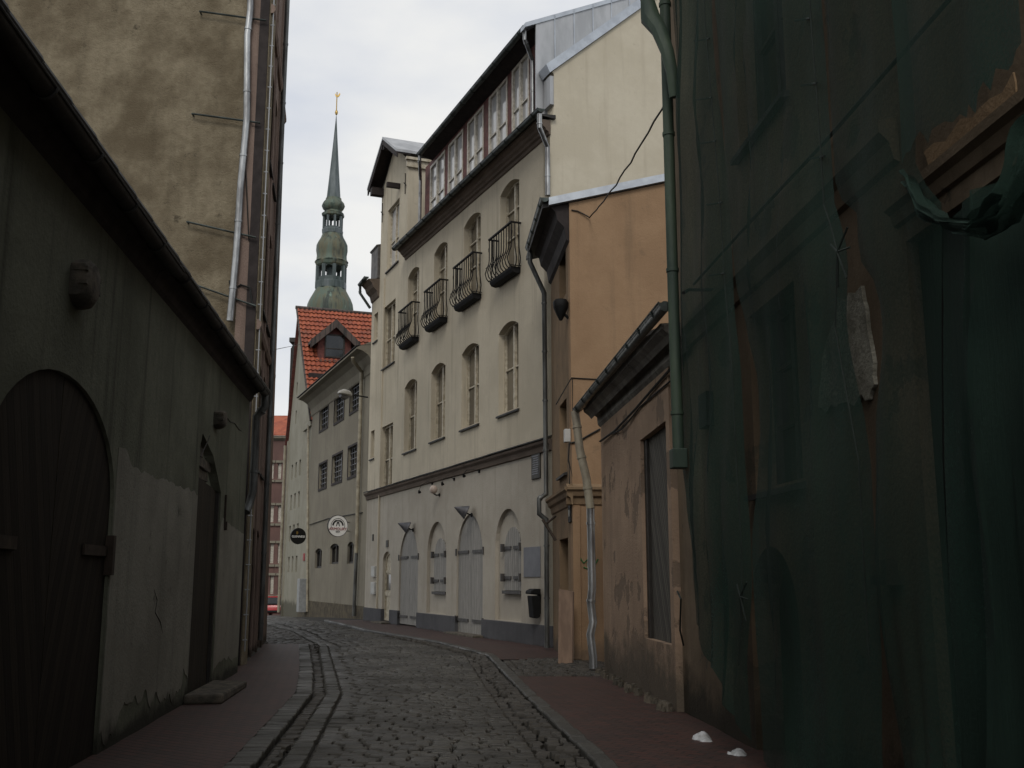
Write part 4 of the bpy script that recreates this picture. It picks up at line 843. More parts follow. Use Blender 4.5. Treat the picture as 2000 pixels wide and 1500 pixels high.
m=MB(); m.extr(WRt,[[(s1-.18,wz0+.01),(s1-.004,wz0+.01),(s1-.004,wz1-.03),(s1-.18,wz1-.03)]],-.088,-.05); m.build('board_frame',M['dark_wood'],wo)
m=MB(); m.prism(WRt,[(0,cb-.05),(.04,cb),(.05,cb+.12),(.10,cb+.16),(.11,cb+.26),(.14,cb+.3),(.15,eP-.2),(.2,eP-.14),(.28,eP-.08),(.29,eP-.02),(0,eP)],sP-.95,.08); m.build('cornice',M['grey_cornice'],root)
m=MB(); gutter(m,WRt,sP-1.5,.42,eP+.08,eP+.02,.36,.068,.8); m.tube([WRt.pt(sP-1.5,eP+.04,.355),WRt.pt(.42,eP+.0,.355)],.06,10); m.build('gutter',M['gutter'],root,True)
m=MB(); m.prism(WRt,[(.3,eP+.03),(.32,eP+.07),(-4,eP+2.0),(-4,eP+1.9)],sP-.0,.3); m.build('roof',M['dark_roof'],root)
m=MB(); m.hexa([WRt.pt(-.003,-.2,-.01),WRt.pt(-.003,-.2,-5),WRt.pt(-.003,eP,-5),WRt.pt(-.003,eP,-.01)],[WRt.pt(-.3,-.2,-.01),WRt.pt(-.3,-.2,-5),WRt.pt(-.3,eP,-5),WRt.pt(-.3,eP,-.01)]); m.build('end_wall',M['peach'],root)
m=MB(); zq=lambda y:WRt.uv(1170,y,.2)[1]
m.pipe([WRt.pt(.32,eP-.03,.40),WRt.pt(.3,zq(800),.38),WRt.pt(.22,zq(860),.34),WRt.pt(.16,zq(920),.24),WRt.pt(.12,zq(985),.18)],.072,.55); m.build('downpipe',M['pipe_cream'],root,True)
m=MB(); m.pipe([WRt.pt(.12,zq(985),.18),WRt.pt(.12,zq(1150),.17),WRt.pt(.1,zq(1180),.2),WRt.pt(.13,zq(1220),.16),WRt.pt(.06,zq(1245),.22),WRt.pt(.12,zq(1290),.17),WRt.pt(.1,.12,.17)],.068,1.3); m.build('downpipe',M['pipe'],root,True)
m=MB(); c=(V(1178,860,.05)); 
m.tube([WRt.P(1172,862,.06),WRt.P(1200,842,.03),WRt.P(1240,800,.05),WRt.P(1270,765,.03),WRt.P(1308,722,.03)],.018,6); m.tube([WRt.P(1195,848,.02),WRt.P(1215,838,.05),WRt.P(1250,795,.02),WRt.P(1308,745,.02)],.012,6); m.build('wall_cable',M['cable'],root,True)
# lumps of fallen render along its foot
random.seed(11); m=MB()
for i in range(16):
    s=random.uniform(sP,-.05); h_=random.uniform(.05,.16); w_=random.uniform(.2,.6); z0=random.uniform(.1,.8)
    pts=[(s+w_*(.5+random.uniform(-.15,.15))*math.cos(a),z0+h_*math.sin(a)*(1+random.uniform(-.3,.3))) for a in [k*math.pi/4 for k in range(8)]]
    m.extr(WRt,[pts],.0,random.uniform(.006,.018))

m=MB(); random.seed(5)
for i in range(60):
    s=random.uniform(sP,0); r_=random.uniform(.03,.09); c=WRt.pt(s,.09,random.uniform(.03,.18)); q=[c+Vector((math.cos(a)*r_*random.uniform(.7,1.2),math.sin(a)*r_*random.uniform(.7,1.2),0)) for a in (0,1.5,3.1,4.7)]
    m.hexa([v-Vector((0,0,.06)) for v in q],[c+(v-c)*.6+Vector((0,0,r_*.8)) for v in q])
o=m.build('wall_rubble',M['stone'],None); o['kind']='stuff'; o['label']='broken stones and rubble strewn along the foot of the peach house wall'; o['category']='rubble'
# ============================================================ NETTED HOUSE, RIGHT
PN=gnd(1337,1402); WN=Wall((PN.x,PN.y),-4.3,1); Q=WN.uv; HN=10.2
root=thing('netted_house','tall dark brown house wrapped in green netting along the right side','building',WN.pt(0,0,0))
hs=[]
s1,_=Q(1440,200); s0,_=Q(1532,100); z0=(Q(1440,305)[1]+Q(1530,185)[1])/2; hs.append((window(root,WN,s0,s1,z0,z0+2.1,.25,fm='dark_wood',gm='glass_dark',sill=.08),.26))
s1,_=Q(1470,800); s0,_=Q(1560,750); z0=(Q(1482,962)[1]+Q(1562,930)[1])/2; z1=(Q(1458,620)[1]+Q(1548,553)[1])/2; hs.append((window(root,WN,s0,s1,z0,z1,.25,fm='dark_wood',gm='glass_dark',sill=.1,bars=(.35,.68)),.26)); lw=(s0,s1,z0,z1)
s1,_=Q(1467,1200); s0,_=Q(1560,1200); zt=Q(1515,1066)[1]; hs.append((archpoly(s0,s1,-.05,zt,(s1-s0)/2,True),.35)); ad=(s0,s1,zt)
gs1=Q(1800,900)[0]; gz1=(Q(1850,415)[1]); hs.append(([(gs1-2.6,-.05),(gs1,-.05),(gs1,gz1),(gs1-2.6,gz1)],.12))
facade(root,WN,[(-17,-.2),(0,-.2),(0,HN),(-17,HN)],hs,M['netwall'],.4)
M['gatedark']=plankmat('gateway_boards_painted_gloom',(.010,.008,.006),(.006,.005,.004),0,.2,axis_uv=WN.dir)  # near-black boards: the gloom of a deep opening is put into their colour
M['netdoor']=plankmat('old_dark_door_boards',(.03,.024,.016),(.02,.016,.011),0,.14,axis_uv=WN.dir)
m=MB(); m.extr(WN,[archpoly(ad[0],ad[1],.0,ad[2]-.01,(ad[1]-ad[0])/2,True)],-.34,-.27); m.build('door',M['netdoor'],root)
m=MB(); m.box(WN,gs1-1.31,gs1,-.05,gz1,-.16,-.08); m.build('gateway_door',M['gatedark'],root)
m=MB(); m.box(WN,gs1-2.6,gs1-1.32,-.05,gz1,-.16,-.08); m.build('gateway_door',M['gatedark'],root)
m=MB(); m.prism(WN,[(0,gz1+.12),(.03,gz1+.13),(.05,gz1+.2),(.09,gz1+.23),(.09,gz1+.29),(0,gz1+.31)],-17,gs1+.1); m.build('string_course',M['netwall'],root)
cz1=(Q(1400,610)[1]+Q(1600,440)[1])/2
m=MB(); m.prism(WN,[(0,cz1-.1),(.04,cz1-.08),(.07,cz1+.04),(.13,cz1+.1),(.13,cz1+.18),(0,cz1+.22)],gs1,-.02) ; m.build('string_course',M['netwall'],root)
m=MB(); m.prism(WN,[(0,HN-.6),(.1,HN-.5),(.3,HN-.15),(.4,HN),(-4,HN+1.8),(-4,HN)],-17,-.1); m.build('roof',M['dark_roof'],root)
m=MB(); m.hexa([WN.pt(-.003,-.2,-.01),WN.pt(-.003,-.2,-6),WN.pt(-.003,HN,-6),WN.pt(-.003,HN,-.01)],[WN.pt(-.3,-.2,-.01),WN.pt(-.3,-.2,-6),WN.pt(-.3,HN,-6),WN.pt(-.3,HN,-.01)]); m.build('end_wall',M['netwall'],root)
# bare patches of render and rubble
def patch(pl,mat,d0,d1,name,seed):
    random.seed(seed); P=[Q(x,y) for x,y in pl]; o=[]
    for i in range(len(P)):
        a,b=P[i],P[(i+1)%len(P)]
        for k in range(4):
            t=k/4; o.append((a[0]+(b[0]-a[0])*t+random.uniform(-.03,.03),a[1]+(b[1]-a[1])*t+random.uniform(-.04,.04)))
    m=MB(); m.extr(WN,[o],d0,d1); m.build(name,mat,root)
patch(((1645,590),(1690,560),(1705,640),(1715,760),(1690,780),(1640,800),(1605,800),(1615,700)),M['rubble'],.001,.03,'exposed_rubble',2)
patch(((1805,300),(1900,225),(1985,150),(1995,215),(1930,265),(1830,345)),M['netwall_bare'],.001,.012,'bare_render',3)

# green downpipe with boot at the near corner, eaves box
m=MB(); zp=lambda y:WN.uv(1319,y,.36)[1]
m.pipe([WN.pt(-1.57,HN-.2,.36),WN.pt(-1.57,zp(600),.36),WN.pt(-1.6,zp(885),.36)],.062,1.6); m.build('downpipe',M['pipe_green'],root,True)
m=MB(); m.box(WN,-1.68,-1.5,zp(918),zp(880),.28,.44); m.build('downpipe_boot',M['pipe_green'],root,bevel=.01)
# rolled net / gutter box at the eaves, near the corner
b0=WN.uv(1275,60,.55)
m=MB(); m.tube([WN.P(1258,-40,.62),WN.P(1264,0,.6),WN.P(1270,35,.57),WN.P(1288,60,.5),WN.P(1303,100,.44),WN.P(1312,140,.4),WN.P(1317,190,.37)],[.10,.08,.115,.09,.075,.065,.055],9); m.build('hopper',M['pipe_green'],root,True)
m=MB(); m.tube([WN.P(1335,572,.38),WN.P(1345,566,.15),WN.P(1400,566,.05)],.02,6); m.build('pipe_bracket',M['iron'],root,True)
m=MB(); m.tube([WN.P(1355,555,.06),WN.P(1500,395,.05),WN.P(1610,278,.06),WN.P(1860,-8,.05),WN.P(2000,-170,.05)],.016,6); m.build('wall_cable',M['cable'],root)
m=MB(); m.box(WN,*sorted((Q(1378,800)[0],Q(1394,800)[0])),Q(1386,835)[1],Q(1386,768)[1],0,.08); m.build('wall_box',M['iron'],root)
m=MB(); s,z=Q(1750,1130); m.box(WN,s-.12,s+.12,z-.04,z+.02,0,.12); m.box(WN,s-.04,s+.04,z-.0,z+.12,0,.08); m.build('wall_bracket',M['iron_rust'],root)
# nets
def interp(P,z):
    P=sorted(P,key=lambda p:p[1])
    if z<=P[0][1]: return P[0][0]
    for a,b in zip(P,P[1:]):
        if a[1]<=z<=b[1]: return a[0]+(b[0]-a[0])*(z-a[1])/(b[1]-a[1]+1e-9)
    return P[-1][0]
ND=.34
def seam(pl): return [WN.uv(x,y,ND) for x,y in pl]
E0=seam(((1300,-60),(1312,200),(1316,600),(1320,900),(1342,1150),(1350,1250)))
S1r=seam(((1374,-60),(1380,60),(1392,200),(1410,420),(1418,560),(1426,650),(1432,720),(1440,900),(1450,1062),(1452,1160),(1445,1300)))
S1l=seam(((1378,-60),(1386,60),(1396,200),(1412,420),(1422,560),(1440,620),(1462,740),(1466,850),(1460,960),(1452,1062),(1456,1160),(1475,1480)))
S2r=seam(((1580,-60),(1588,60),(1596,160),(1606,300),(1612,400),(1625,440),(1638,490),(1636,560),(1634,640),(1655,760),(1680,900),(1690,1100),(1700,1290),(1700,1480)))
S2l=seam(((1584,-60),(1597,60),(1600,160),(1609,300),(1615,380),(1662,425),(1648,492),(1694,560),(1706,660),(1690,800),(1688,900),(1694,1100),(1712,1290),(1745,1480)))
S3r=seam(((1745,-60),(1760,150),(1768,300),(1762,330),(1815,400),(1812,500),(1812,900),(1826,1180),(1835,1300),(1850,1480)))
def net(A,B,zlo,zhi,label,seed,amp=.05,lowcut=None):
    m=MB(); nu,nz=26,60; nn=noise.noise
    for j in range(nz+1):
        v=j/nz
        for i in range(nu+1):
            u=i/nu; zl=zlo+.12*nn(Vector((u*5,seed,0)))+(lowcut(u) if lowcut else 0); z=zl+(zhi-zl)*v
            a=interp(A,z); b=interp(B,z); s=a+(b-a)*u
            fold=amp*nn(Vector((s*3.2+.25*z,z*.25,seed)))+amp*.5*nn(Vector((s*9+.5*z,z*.5,seed+5)))+.02*math.sin(z*3+seed)*u*(1-u)*4
            pin=min(1,4*u,4*(1-u)); m.v.append(WN.pt(s,z,ND-.07+.06*pin+fold*(.35+pin)))
    for j in range(nz):
        for i in range(nu):
            a=j*(nu+1)+i; m.f.append([a,a+1,a+nu+2,a+nu+1])
    return single(m,'debris_net',M['net'],label,'netting','green netting on the right-hand house',loc=WN.pt((A[0][0]+B[0][0])/2,zlo,ND),smooth=True)
net(E0,S1r,1.15,HN-.15,'narrow green net strip beside the green downpipe, ragged at its foot',1,.07,lambda u:-.9*u)
net(S1l,S2r,.15,HN-.15,'wide green net covering the two windows and arched door of the dark house',2,.06)
net(S2l,S3r,.1,HN-.15,'green net between the exposed rubble patch and the dark gateway',3,.05)
FR=seam(((2150,-60),(2150,500),(2160,1480)))
S3l=seam(((1808,430),(1814,600),(1816,900),(1830,1180),(1840,1300),(1856,1480)))
net(S3l,FR,.3,gz1-.25,'murky green net hanging in front of the dark gateway at far right',7,.12)
# far right: sagging torn net hanging over the gateway
A=seam(((1820,-60),(1822,60),(1830,200),(1800,300),(1815,400)))
m=MB(); nu,nz=30,24
top=[(1765,330,.3),(1800,395,.42),(1850,425,.55),(1900,425,.6),(1950,360,.55),(1990,240,.45),(2040,150,.4)]
bot=[(1795,400,.25),(1825,435,.38),(1865,455,.5),(1920,470,.55),(1975,440,.5),(2040,330,.45),(2100,260,.4)]
T_=[WN.P(*p) for p in top]; B_=[WN.P(*p) for p in bot]
def cr_(P,t):
    t*=len(P)-1; i=min(int(t),len(P)-2); return P[i].lerp(P[i+1],t-i)
for j in range(nz+1):
    for i in range(nu+1):
        p=cr_(T_,i/nu).lerp(cr_(B_,i/nu),j/nz); p=p+WN.n*(.06*noise.noise(Vector((i*.35,j*.25,1)))+.04*math.sin(j*.9+i*.2)); m.v.append(p)
for j in range(nz):
    for i in range(nu):
        a=j*(nu+1)+i; m.f.append([a,a+1,a+nu+2,a+nu+1])
single(m,'debris_net',M['net'],'torn green net sagging in a swag over the dark gateway','netting','green netting on the right-hand house',smooth=True)
m=MB(); U0=[WN.P(x,y,.36) for x,y in ((1772,-60),(1790,60),(1800,160),(1805,230),(1830,262))]
nu,nz=26,30
tp=[(1752,-80),(2010,-80)]; bt=[(1765,320),(1795,270),(1830,262),(1880,215),(1905,200),(1950,130),(2000,95)]
Bt=[WN.P(x,y,.36) for x,y in bt]
for j in range(nz+1):
    for i in range(nu+1):
        b=cr_(Bt,i/nu); s=(b-WN.p).dot(WN.dir); t_=Vector((b.x,b.y,HN-.15)); p=b.lerp(t_,j/nz)+WN.n*(.05*noise.noise(Vector((s*3,j*.15,9))))
        if j==0: p+=Vector((0,0,random.uniform(-.06,.04)))
        m.v.append(p)
for j in range(nz):
    for i in range(nu):
        a=j*(nu+1)+i; m.f.append([a,a+1,a+nu+2,a+nu+1])
single(m,'debris_net',M['net'],'green net at the top right with a torn lower edge above the bare plaster','netting','green netting on the right-hand house',smooth=True)
for k,(x,y,lb) in enumerate(((1378,1180,None),(1450,1165,None),(1643,490,None),(1750,1290,None))):
    pass
m=MB(); 
for S in (S1r,S2r):
    pts=[WN.pt(s,z,ND+.01) for s,z in S if z>.8]; m.tube(pts,.005,5)
for x,y in ((1450,1165),(1641,492)):
    s,z=WN.uv(x,y,ND); 
    for dx,dz in ((-.14,.12),(.15,.1),(-.08,-.2),(.07,-.22),(-.16,-.02)): m.tube([WN.pt(s,z,ND+.02),WN.pt(s+dx,z+dz,ND)],.007,5)
m.tube([WN.P(1323,1155,.3),WN.P(1330,1170,.36),WN.P(1328,1230,.3),WN.P(1335,1260,.2)],.01,5)
for x,y in ((1385,75),(1390,190),(1398,275),(1410,395),(1415,533),(1583,35),(1595,162),(1610,305)):
    m.tube([WN.P(x,y,ND+.01),WN.P(x-15,y+3,.2),WN.P(x-30,y+5,.05)],.009,5)
single(m,'net_rope',M['rope'],'knotted ropes lacing the green nets together along their seams','rope')
# snow
def snow(px,py,r,label,seed):
    c=gnd(px,py,.06); m=MB(); n,k=28,9
    m.v.append(c+Vector((0,0,r*.3)))
    for j in range(1,k+1):
        for i in range(n):
            a=2*math.pi*i/n; q=r*j/k*(1+.45*noise.noise(Vector((math.cos(a)*1.6,math.sin(a)*1.6,seed)))); p=Vector((c.x+q*math.cos(a)*.75,c.y+q*math.sin(a)*1.5,0))
            h_=r*.38*(1-(j/k)**2)+.045*noise.noise(Vector((p.x*11,p.y*11,seed)))*(1 if j<k else 0); p.z=c.z+max(h_,0 if j<k else -.02); m.v.append(p)
    for i in range(n): m.f.append([0,1+i,1+(i+1)%n])
    for j in range(k-1):
        for i in range(n):
            a=1+j*n; m.f.append([a+i,a+n+i,a+n+(i+1)%n,a+(i+1)%n])
    single(m,'snow_pile',M['snow'],label,'snow','lumps of old snow on the pavement',loc=c,smooth=True)
snow(1373,1444,.13,'larger lump of dirty snow on the red pavement, farther from the viewer',1); snow(1438,1474,.12,'smaller lump of dirty snow at the foot of the netted house, nearer the viewer',4)
# ============================================================ OVERHEAD CABLES
m=MB(); a=WN.P(1308,185,.1); b=WP.P(1152,425,.05); pts=[]
a=Vector((a.x,a.y,a.z))
for i in range(17):
    t=i/16; p=a.lerp(b,t); p.z-=.12*math.sin(math.pi*t); p+=Vector((.012*math.sin(i*2.3),0,.01*math.cos(i*1.7))); pts.append(p)
m.tube(pts,.014,5); m.tube([b,WP.P(1140,418,.03),WP.P(1128,412,.02),WP.P(1116,410,.02)],.014,5)
single(m,'overhead_cable',M['cable'],'twisted black cable strung from the ochre side wall up to the netted house','cable')
m=MB(); m.tube([WP.P(x,y,.015) for x,y in ((1086,790),(1116,738),(1170,741))] ,.012,5); m.tube([WP.P(x,y,.02) for x,y in ((1118,740),(1118,810),(1135,800),(1150,780))],.009,5); m.tube([WP.P(x,y,.02) for x,y in ((1112,866),(1130,862),(1150,850),(1172,838))],.018,5); m.tube([WP.P(x,y,.02) for x,y in ((1112,866),(1110,900),(1118,930),(1112,900),(1113,960))],.013,5)
single(m,'wall_cables',M['cable'],'thin black cables looping over the ochre wall beside the junction box','cable')
m=MB(); s,z=WO.uv(1108,848,.1); m.box(WO,.12,.3,z-.12,z+.14,0,.12); single(m,'junction_box',M['white_plastic'],'small pale junction box on the corner of the ochre house','junction box',bevel=.01,loc=WO.pt(.2,z-.12,0))

m=MB(); m.tube([atD(540,682,26),atD(590,672,52)],.008,4); single(m,'overhead_wire',M['cable'],'faint thin wire from the tall left house to the orange-roofed house','wire')
# ============================================================ BAR BUILDING (beige, barred windows)
PA=gnd(713,1207,gz(42)); WA=Wall((PA.x,PA.y),-21.5,1); A_=WA.uv; sA=A_(603,1000)[0]
root=thing('beige_house','beige house with small barred windows and deep cornice, just beyond the cream house','building',WA.pt(0,gz(45),0))
eA=(A_(590,766,.8)[1]+A_(690,692,.8)[1])/2; hs=[]
for (x0,x1,y0,y1) in ((626,642,787,841),(654.5,673,778-9,822+4),(685,703.5,750,806),(624,639,909,955),(650,669,893,944),(681,698,876,932)):
    s1,zt=A_(x0,y0); s0,_=A_(x1,y0); zb=A_(x0,y1)[1]
    h=window(root,WA,s0,s1,zb,zt,.18,fm='dark_wood',gm='glass_dark',t=.08,mull=0,bars=()); hs.append((h,.19))
    m=MB()
    for k in range(1,4): m.box(WA,s0+(s1-s0)*k/4-.012,s0+(s1-s0)*k/4+.012,zb,zt,-.1,-.075)
    for k in range(1,5): z=zb+(zt-zb)*k/5; m.box(WA,s0,s1,z-.012,z+.012,-.105,-.08)
    m.build('window_grille',M['lamp_metal'],root)
    m=MB(); m.extr(WA,[[(s0-.08,zb-.12),(s1+.08,zb-.12),(s1+.08,zt+.1),(s0-.08,zt+.1)],[(s0,zb),(s1,zb),(s1,zt),(s0,zt)]],.001,.03); m.build('window_surround',M['soffit'],root)
for (x0,x1,y0,y1) in ((616,629,1072,1110),(645,662,1063,1102),(679,691,1059,1101)):
    s1,zt=A_(x0,y0); s0,_=A_(x1,y0); zb=A_(x0,y1)[1]; hs.append((window(root,WA,s0,s1,zb,zt,.15,rise=.2,rnd=True,fm='dark_wood',gm='glass_dark',t=.1,mull=1,bars=()),.16))
gA=gz(46)-.4
facade(root,WA,[(-.6,gA),(sA,gA),(sA,eA-.1),(-.6,eA-.1)],hs,M['far_grey'],.4)
m=MB(); m.prism(WA,[(0,eA-1.0),(.05,eA-.95),(.1,eA-.6),(.3,eA-.28),(.55,eA-.12),(.8,eA-.05),(.8,eA+.02),(0,eA+.4)],-.6,sA+.05); m.build('cornice',M['far_grey'],root)
m=MB(); m.prism(WA,[(.84,eA+.07),(.84,eA+.1),(-6,eA+1.2),(-6,eA+1.0)],-.6,sA+.4); m.build('roof',M['dark_roof'],root)
zpA=A_(650,1178)[1]; m=MB(); m.box(WA,-.6,sA,gA,zpA,0,.05); m.build('plinth',M['far_plinth'],root)
m=MB(); zz=lambda x,y,d=.15:WA.P(x,y,d); m.pipe([zz(689,698,.75),zz(690,706,.7),zz(706,726,.15),zz(704,800),zz(700,930),zz(696,1080)],.085,3); m.build('downpipe',M['pipe_cream'],root,True)
m=MB(); m.pipe([zz(696,1080),zz(691,1203)],.075,2); m.build('downpipe',M['pipe_dark'],root,True)
m=MB(); m.box(WA,-.55,-.2,gA,eA-.3,.0,.06); m.build('corner_joint',M['soffit'],root)
m=MB(); m.tube([zz(604,1025,.03),zz(640,1013,.03),zz(708,1001,.03)],.02,5); m.build('wall_cable',M['cable'],root)
# street lamp on arm
a=WW.P(718,776,.05); hd=a+(atD(672,771,a.y-1.6)-atD(718,776,a.y)); t=thing('street_lamp','pale street lamp on a long arm in front of the barred windows','street lamp',a)
m=MB(); m.tube([a,a.lerp(hd,.6)+Vector((0,0,.03)),hd],.03,6); m.build('arm',M['iron'],t)
dr=(a-hd).normalized(); m=MB(); h0=hd-dr*.35; h1=hd+dr*.5
m.tube([h0,h0+dr*.1,h0+dr*.35,h0+dr*.65,h1],[.05,.14,.2,.16,.06],12); m.v=[Vector((v.x,v.y,hd.z+(v.z-hd.z)*(1. if v.z>hd.z else .25)+.02)) for v in m.v]; m.build('lamp_hood',M['lamp_shell'],t,True)
m=MB(); m.tube([h0+dr*.08+Vector((0,0,-.05)),h0+dr*.35+Vector((0,0,-.09)),h0+dr*.6+Vector((0,0,-.05))],[.06,.12,.08],10); m.build('lamp_bowl',M['lamp_metal'],t,True)
# round signs facing the viewer
def disc(mb,w,s,z,d0,d1,r,n=40): mb.extr(w,[[(s+r*math.cos(2*math.pi*k/n),z+r*math.sin(2*math.pi*k/n)) for k in range(n)]],d0,d1)
c=WA.P(660,1027,.75); WSg=Wall((c.x,c.y),68-10,1)
if WSg.n.y>0: WSg=Wall((c.x,c.y),58,-1)
t=thing('bar_sign','round white bar sign with a black emblem and red lettering, projecting over the street','sign',WA.P(678,1050,0)); zc=c.z; r=.47
m=MB(); disc(m,WSg,0,zc,-.06,.0,r); m.build('face',M['white_sign'],t,bevel=.005)
def ring(mb,s,z,r0,r1,d0,d1,a0=0,a1=360,n=48):
    o=[(s+r1*math.cos(R(a0+(a1-a0)*k/n)),z+r1*math.sin(R(a0+(a1-a0)*k/n))) for k in range(n+1)]; i=[(s+r0*math.cos(R(a0+(a1-a0)*k/n)),z+r0*math.sin(R(a0+(a1-a0)*k/n))) for k in range(n+1)]
    for k in range(n): mb.hexa([WSg.pt(*o[k],d0),WSg.pt(*o[k+1],d0),WSg.pt(*i[k+1],d0),WSg.pt(*i[k],d0)],[WSg.pt(*o[k],d1),WSg.pt(*o[k+1],d1),WSg.pt(*i[k+1],d1),WSg.pt(*i[k],d1)])
m=MB(); ring(m,0,zc,.462,.482,-.07,.01); m.build('rim',M['sign_dark'],t)
m=MB(); ring(m,0,zc,.315,.335,.001,.008,-20,200); ring(m,0,zc,.26,.275,.001,.008,5,70); ring(m,0,zc,.26,.275,.001,.008,110,175)
for k in range(9):
    for sg in (-1,1):
        a=R(10+k*8); rr=.235; cx,cz_=sg*rr*math.cos(a),zc+rr*math.sin(a); disc(m,WSg,cx,cz_,.008,.012,.035,8)
m.extr(WSg,[[(-.09,zc-.02),(-.05,zc+.16),(0,zc+.2),(.05,zc+.16),(.09,zc-.02),(.05,zc-.02),(.02,zc+.1),(-.02,zc+.1),(-.05,zc-.02)]],.001,.008); disc(m,WSg,0,zc+.24,.001,.008,.03,10); m.build('emblem',M['sign_dark'],t)
text_mesh(t,'lettering','ARMOURY',.175,M['sign_red'],WSg,0,zc-.14,.014); text_mesh(t,'lettering','BAR',.11,M['sign_dark'],WSg,0,zc-.26,.012)
m=MB(); e=WSg.pt(0,zc+.18,-.03)-(WSg.dir if WSg.dir.x<0 else -WSg.dir)*.4; wl=WA.P(682,1020,0)
m.tube([e,wl],.018,6); m.tube([e+Vector((0,0,-.4)),wl+Vector((0,0,-.4))],.018,6); m.build('bracket',M['iron'],t)
c=WA.P(583,1047,1.1); WSh=Wall((c.x,c.y),58,1)
if WSh.n.y>0: WSh=Wall((c.x,c.y),58,-1)
zc=c.z; t=thing('round_sign','round black pub sign with a gold harp and pale lettering, projecting beside the white one','sign',c-Vector((0,0,.4)))
m=MB(); disc(m,WSh,0,zc,-.1,.0,.41); m.build('face',M['black_gloss'],t,bevel=.015)
text_mesh(t,'lettering','GUINNESS',.155,M['white_sign'],WSh,0,zc-.03,.006)
m=MB(); hx=-.08*(1 if (Vector((0,0,1)).cross(WSh.n)).dot(WSh.dir)>0 else -1); m.extr(WSh,[[(hx-.05,zc+.22),(hx+.0,zc+.25),(hx+.06,zc+.21),(hx+.05,zc+.12),(hx+.0,zc+.07),(hx-.04,zc+.1)]],.001,.008); m.build('emblem',M['gold'],t)
# ============================================================ PALE GREEN GABLED HOUSE with orange roof
PG=Vector((WA.pt(sA+.25,0,-.2).x,WA.pt(sA+.25,0,-.2).y,0)); far=Vector((-14.5,PG.y+9.6,0)); 
ang=math.degrees(math.atan2(far.x-PG.x,far.y-PG.y)); WGn=Wall((PG.x,PG.y),ang,1); g_=WGn.uv
root=thing('gabled_house','pale green gabled house with a steep orange tiled roof, beyond the barred windows','building',WGn.pt(0,gz(50),0))
Lg=(far-PG).length; ze=g_(604,822)[1]; pkz=atD(588,603,WGn.pt(Lg/2,0,0).y)[2]
# choose the peak so it projects where the ridge end stands
pk=(g_(588,603)); ps,pz=pk; ps=min(max(ps,3.),7.); pz=g_(588,603)[1] if 3<pk[0]<7 else pkz
hs=[]
for z in (2.4,4.3,6.2,8.1,10.):
    for s in (4.6,6.2,7.8):
        if z<ze-1: hs.append((window(root,WGn,s,s+.7,gz(58)+z,gz(58)+z+.95,.15,fm='dark_wood',gm='glass_dark',mull=0,bars=()),.16))
for z in (ze+.6,ze+2.4): hs.append((window(root,WGn,ps+.2,ps+.7,z,z+.8,.15,fm='dark_wood',gm='glass_dark',mull=0,bars=()),.16))
facade(root,WGn,[(0,-1.5),(Lg,-1.5),(Lg,ze),(ps,pz-.1),(0,ze)],hs,M['pale_green'],.4)
m=MB(); m.box(WGn,0,2.6,-1.5,ze-.4,0,.12); m.box(WGn,-.1,2.7,ze-.55,ze-.2,-.1,.25); m.build('pilaster',M['pale_green'],root); m=MB(); m.box(WGn,Lg-.4,Lg,-1.5,ze-.2,0,.1); m.build('pilaster',M['pale_green'],root)
m=MB(); m.box(WGn,-.05,2.65,-1.5,.3,0,.16); m.build('plinth',M['far_plinth'],root)
# tiled slopes built from rows of real pantiles
def tiles(root,w,s0,z0,s1,z1,depth,mat,rows,wave=.27):
    """slope from eave (s0,z0) to ridge (s1,z1), extending 'depth' behind the wall plane"""
    m=MB(); a0=w.pt(s0,z0,.25); u=(w.pt(s1,z1,.25)-a0); dp=-w.n; nrm=u.cross(dp).normalized()
    if nrm.z<0: nrm=-nrm
    nx=int(depth/wave*6)
    for r in range(rows):
        for e,h in ((0,.10),(1.08,.02)):
            for i in range(nx+1):
                x=i*depth/nx; ph=2*math.pi*x/wave+ (r%2)*0; m.v.append(a0+u*((r+e)/rows)+dp*x+nrm*(h+.035*math.sin(ph)+.012*noise.noise(Vector((x*4,r,0)))))
        b=r*2*(nx+1)
        for i in range(nx): m.f.append([b+i,b+i+1,b+nx+2+i,b+nx+1+i])
        # little front lip for each row
        k=len(m.v)
    for r in range(rows):
        pass
    return m.build('roof',mat,root,True)
ro=tiles(root,WGn,-.35,ze-.35,ps,pz,14,M['tiles'],24)
m=MB(); slab(m,WGn.pt(-.3,ze-.35,.2),WGn.pt(ps,pz-.03,.2),WGn.pt(ps,pz-.03,-14),WGn.pt(-.3,ze-.35,-14),.12); slab(m,WGn.pt(ps,pz-.03,.2),WGn.pt(Lg+.3,ze-.3,.2),WGn.pt(Lg+.3,ze-.3,-14),WGn.pt(ps,pz-.03,-14),.12); m.build('roof_deck',M['redwood'],root)
m=MB(); m.tube([WGn.pt(ps,pz+.06,.35),WGn.pt(ps,pz+.04,-14)],.12,8); m.tube([WGn.pt(-.3,ze-.3,.27),WGn.pt(ps,pz+.02,.27)],.07,6); m.build('ridge_tiles',M['shingle'],ro,True)
# snow rail band on roof
fr=.36; 
m=MB(); a=Vector(WGn.pt(-.35+(ps+.35)*fr,ze-.35+(pz-ze+.35)*fr,.1)); m.hexa([a,a+Vector((0,0,.25)),a+Vector((0,0,.25))-WGn.n*12,a-WGn.n*12],[a+WGn.dir*-.12,a+Vector((0,0,.25))-WGn.dir*.12,a+Vector((0,0,.25))-WGn.n*12-WGn.dir*.12,a-WGn.n*12-WGn.dir*.12]); m.build('roof_step',M['soffit'],ro)
# roof dormer facing the viewer (normal = -dir of gable wall)
def slope_z(s): return ze-.35+(pz-ze+.35)*(s+.35)/(ps+.35)
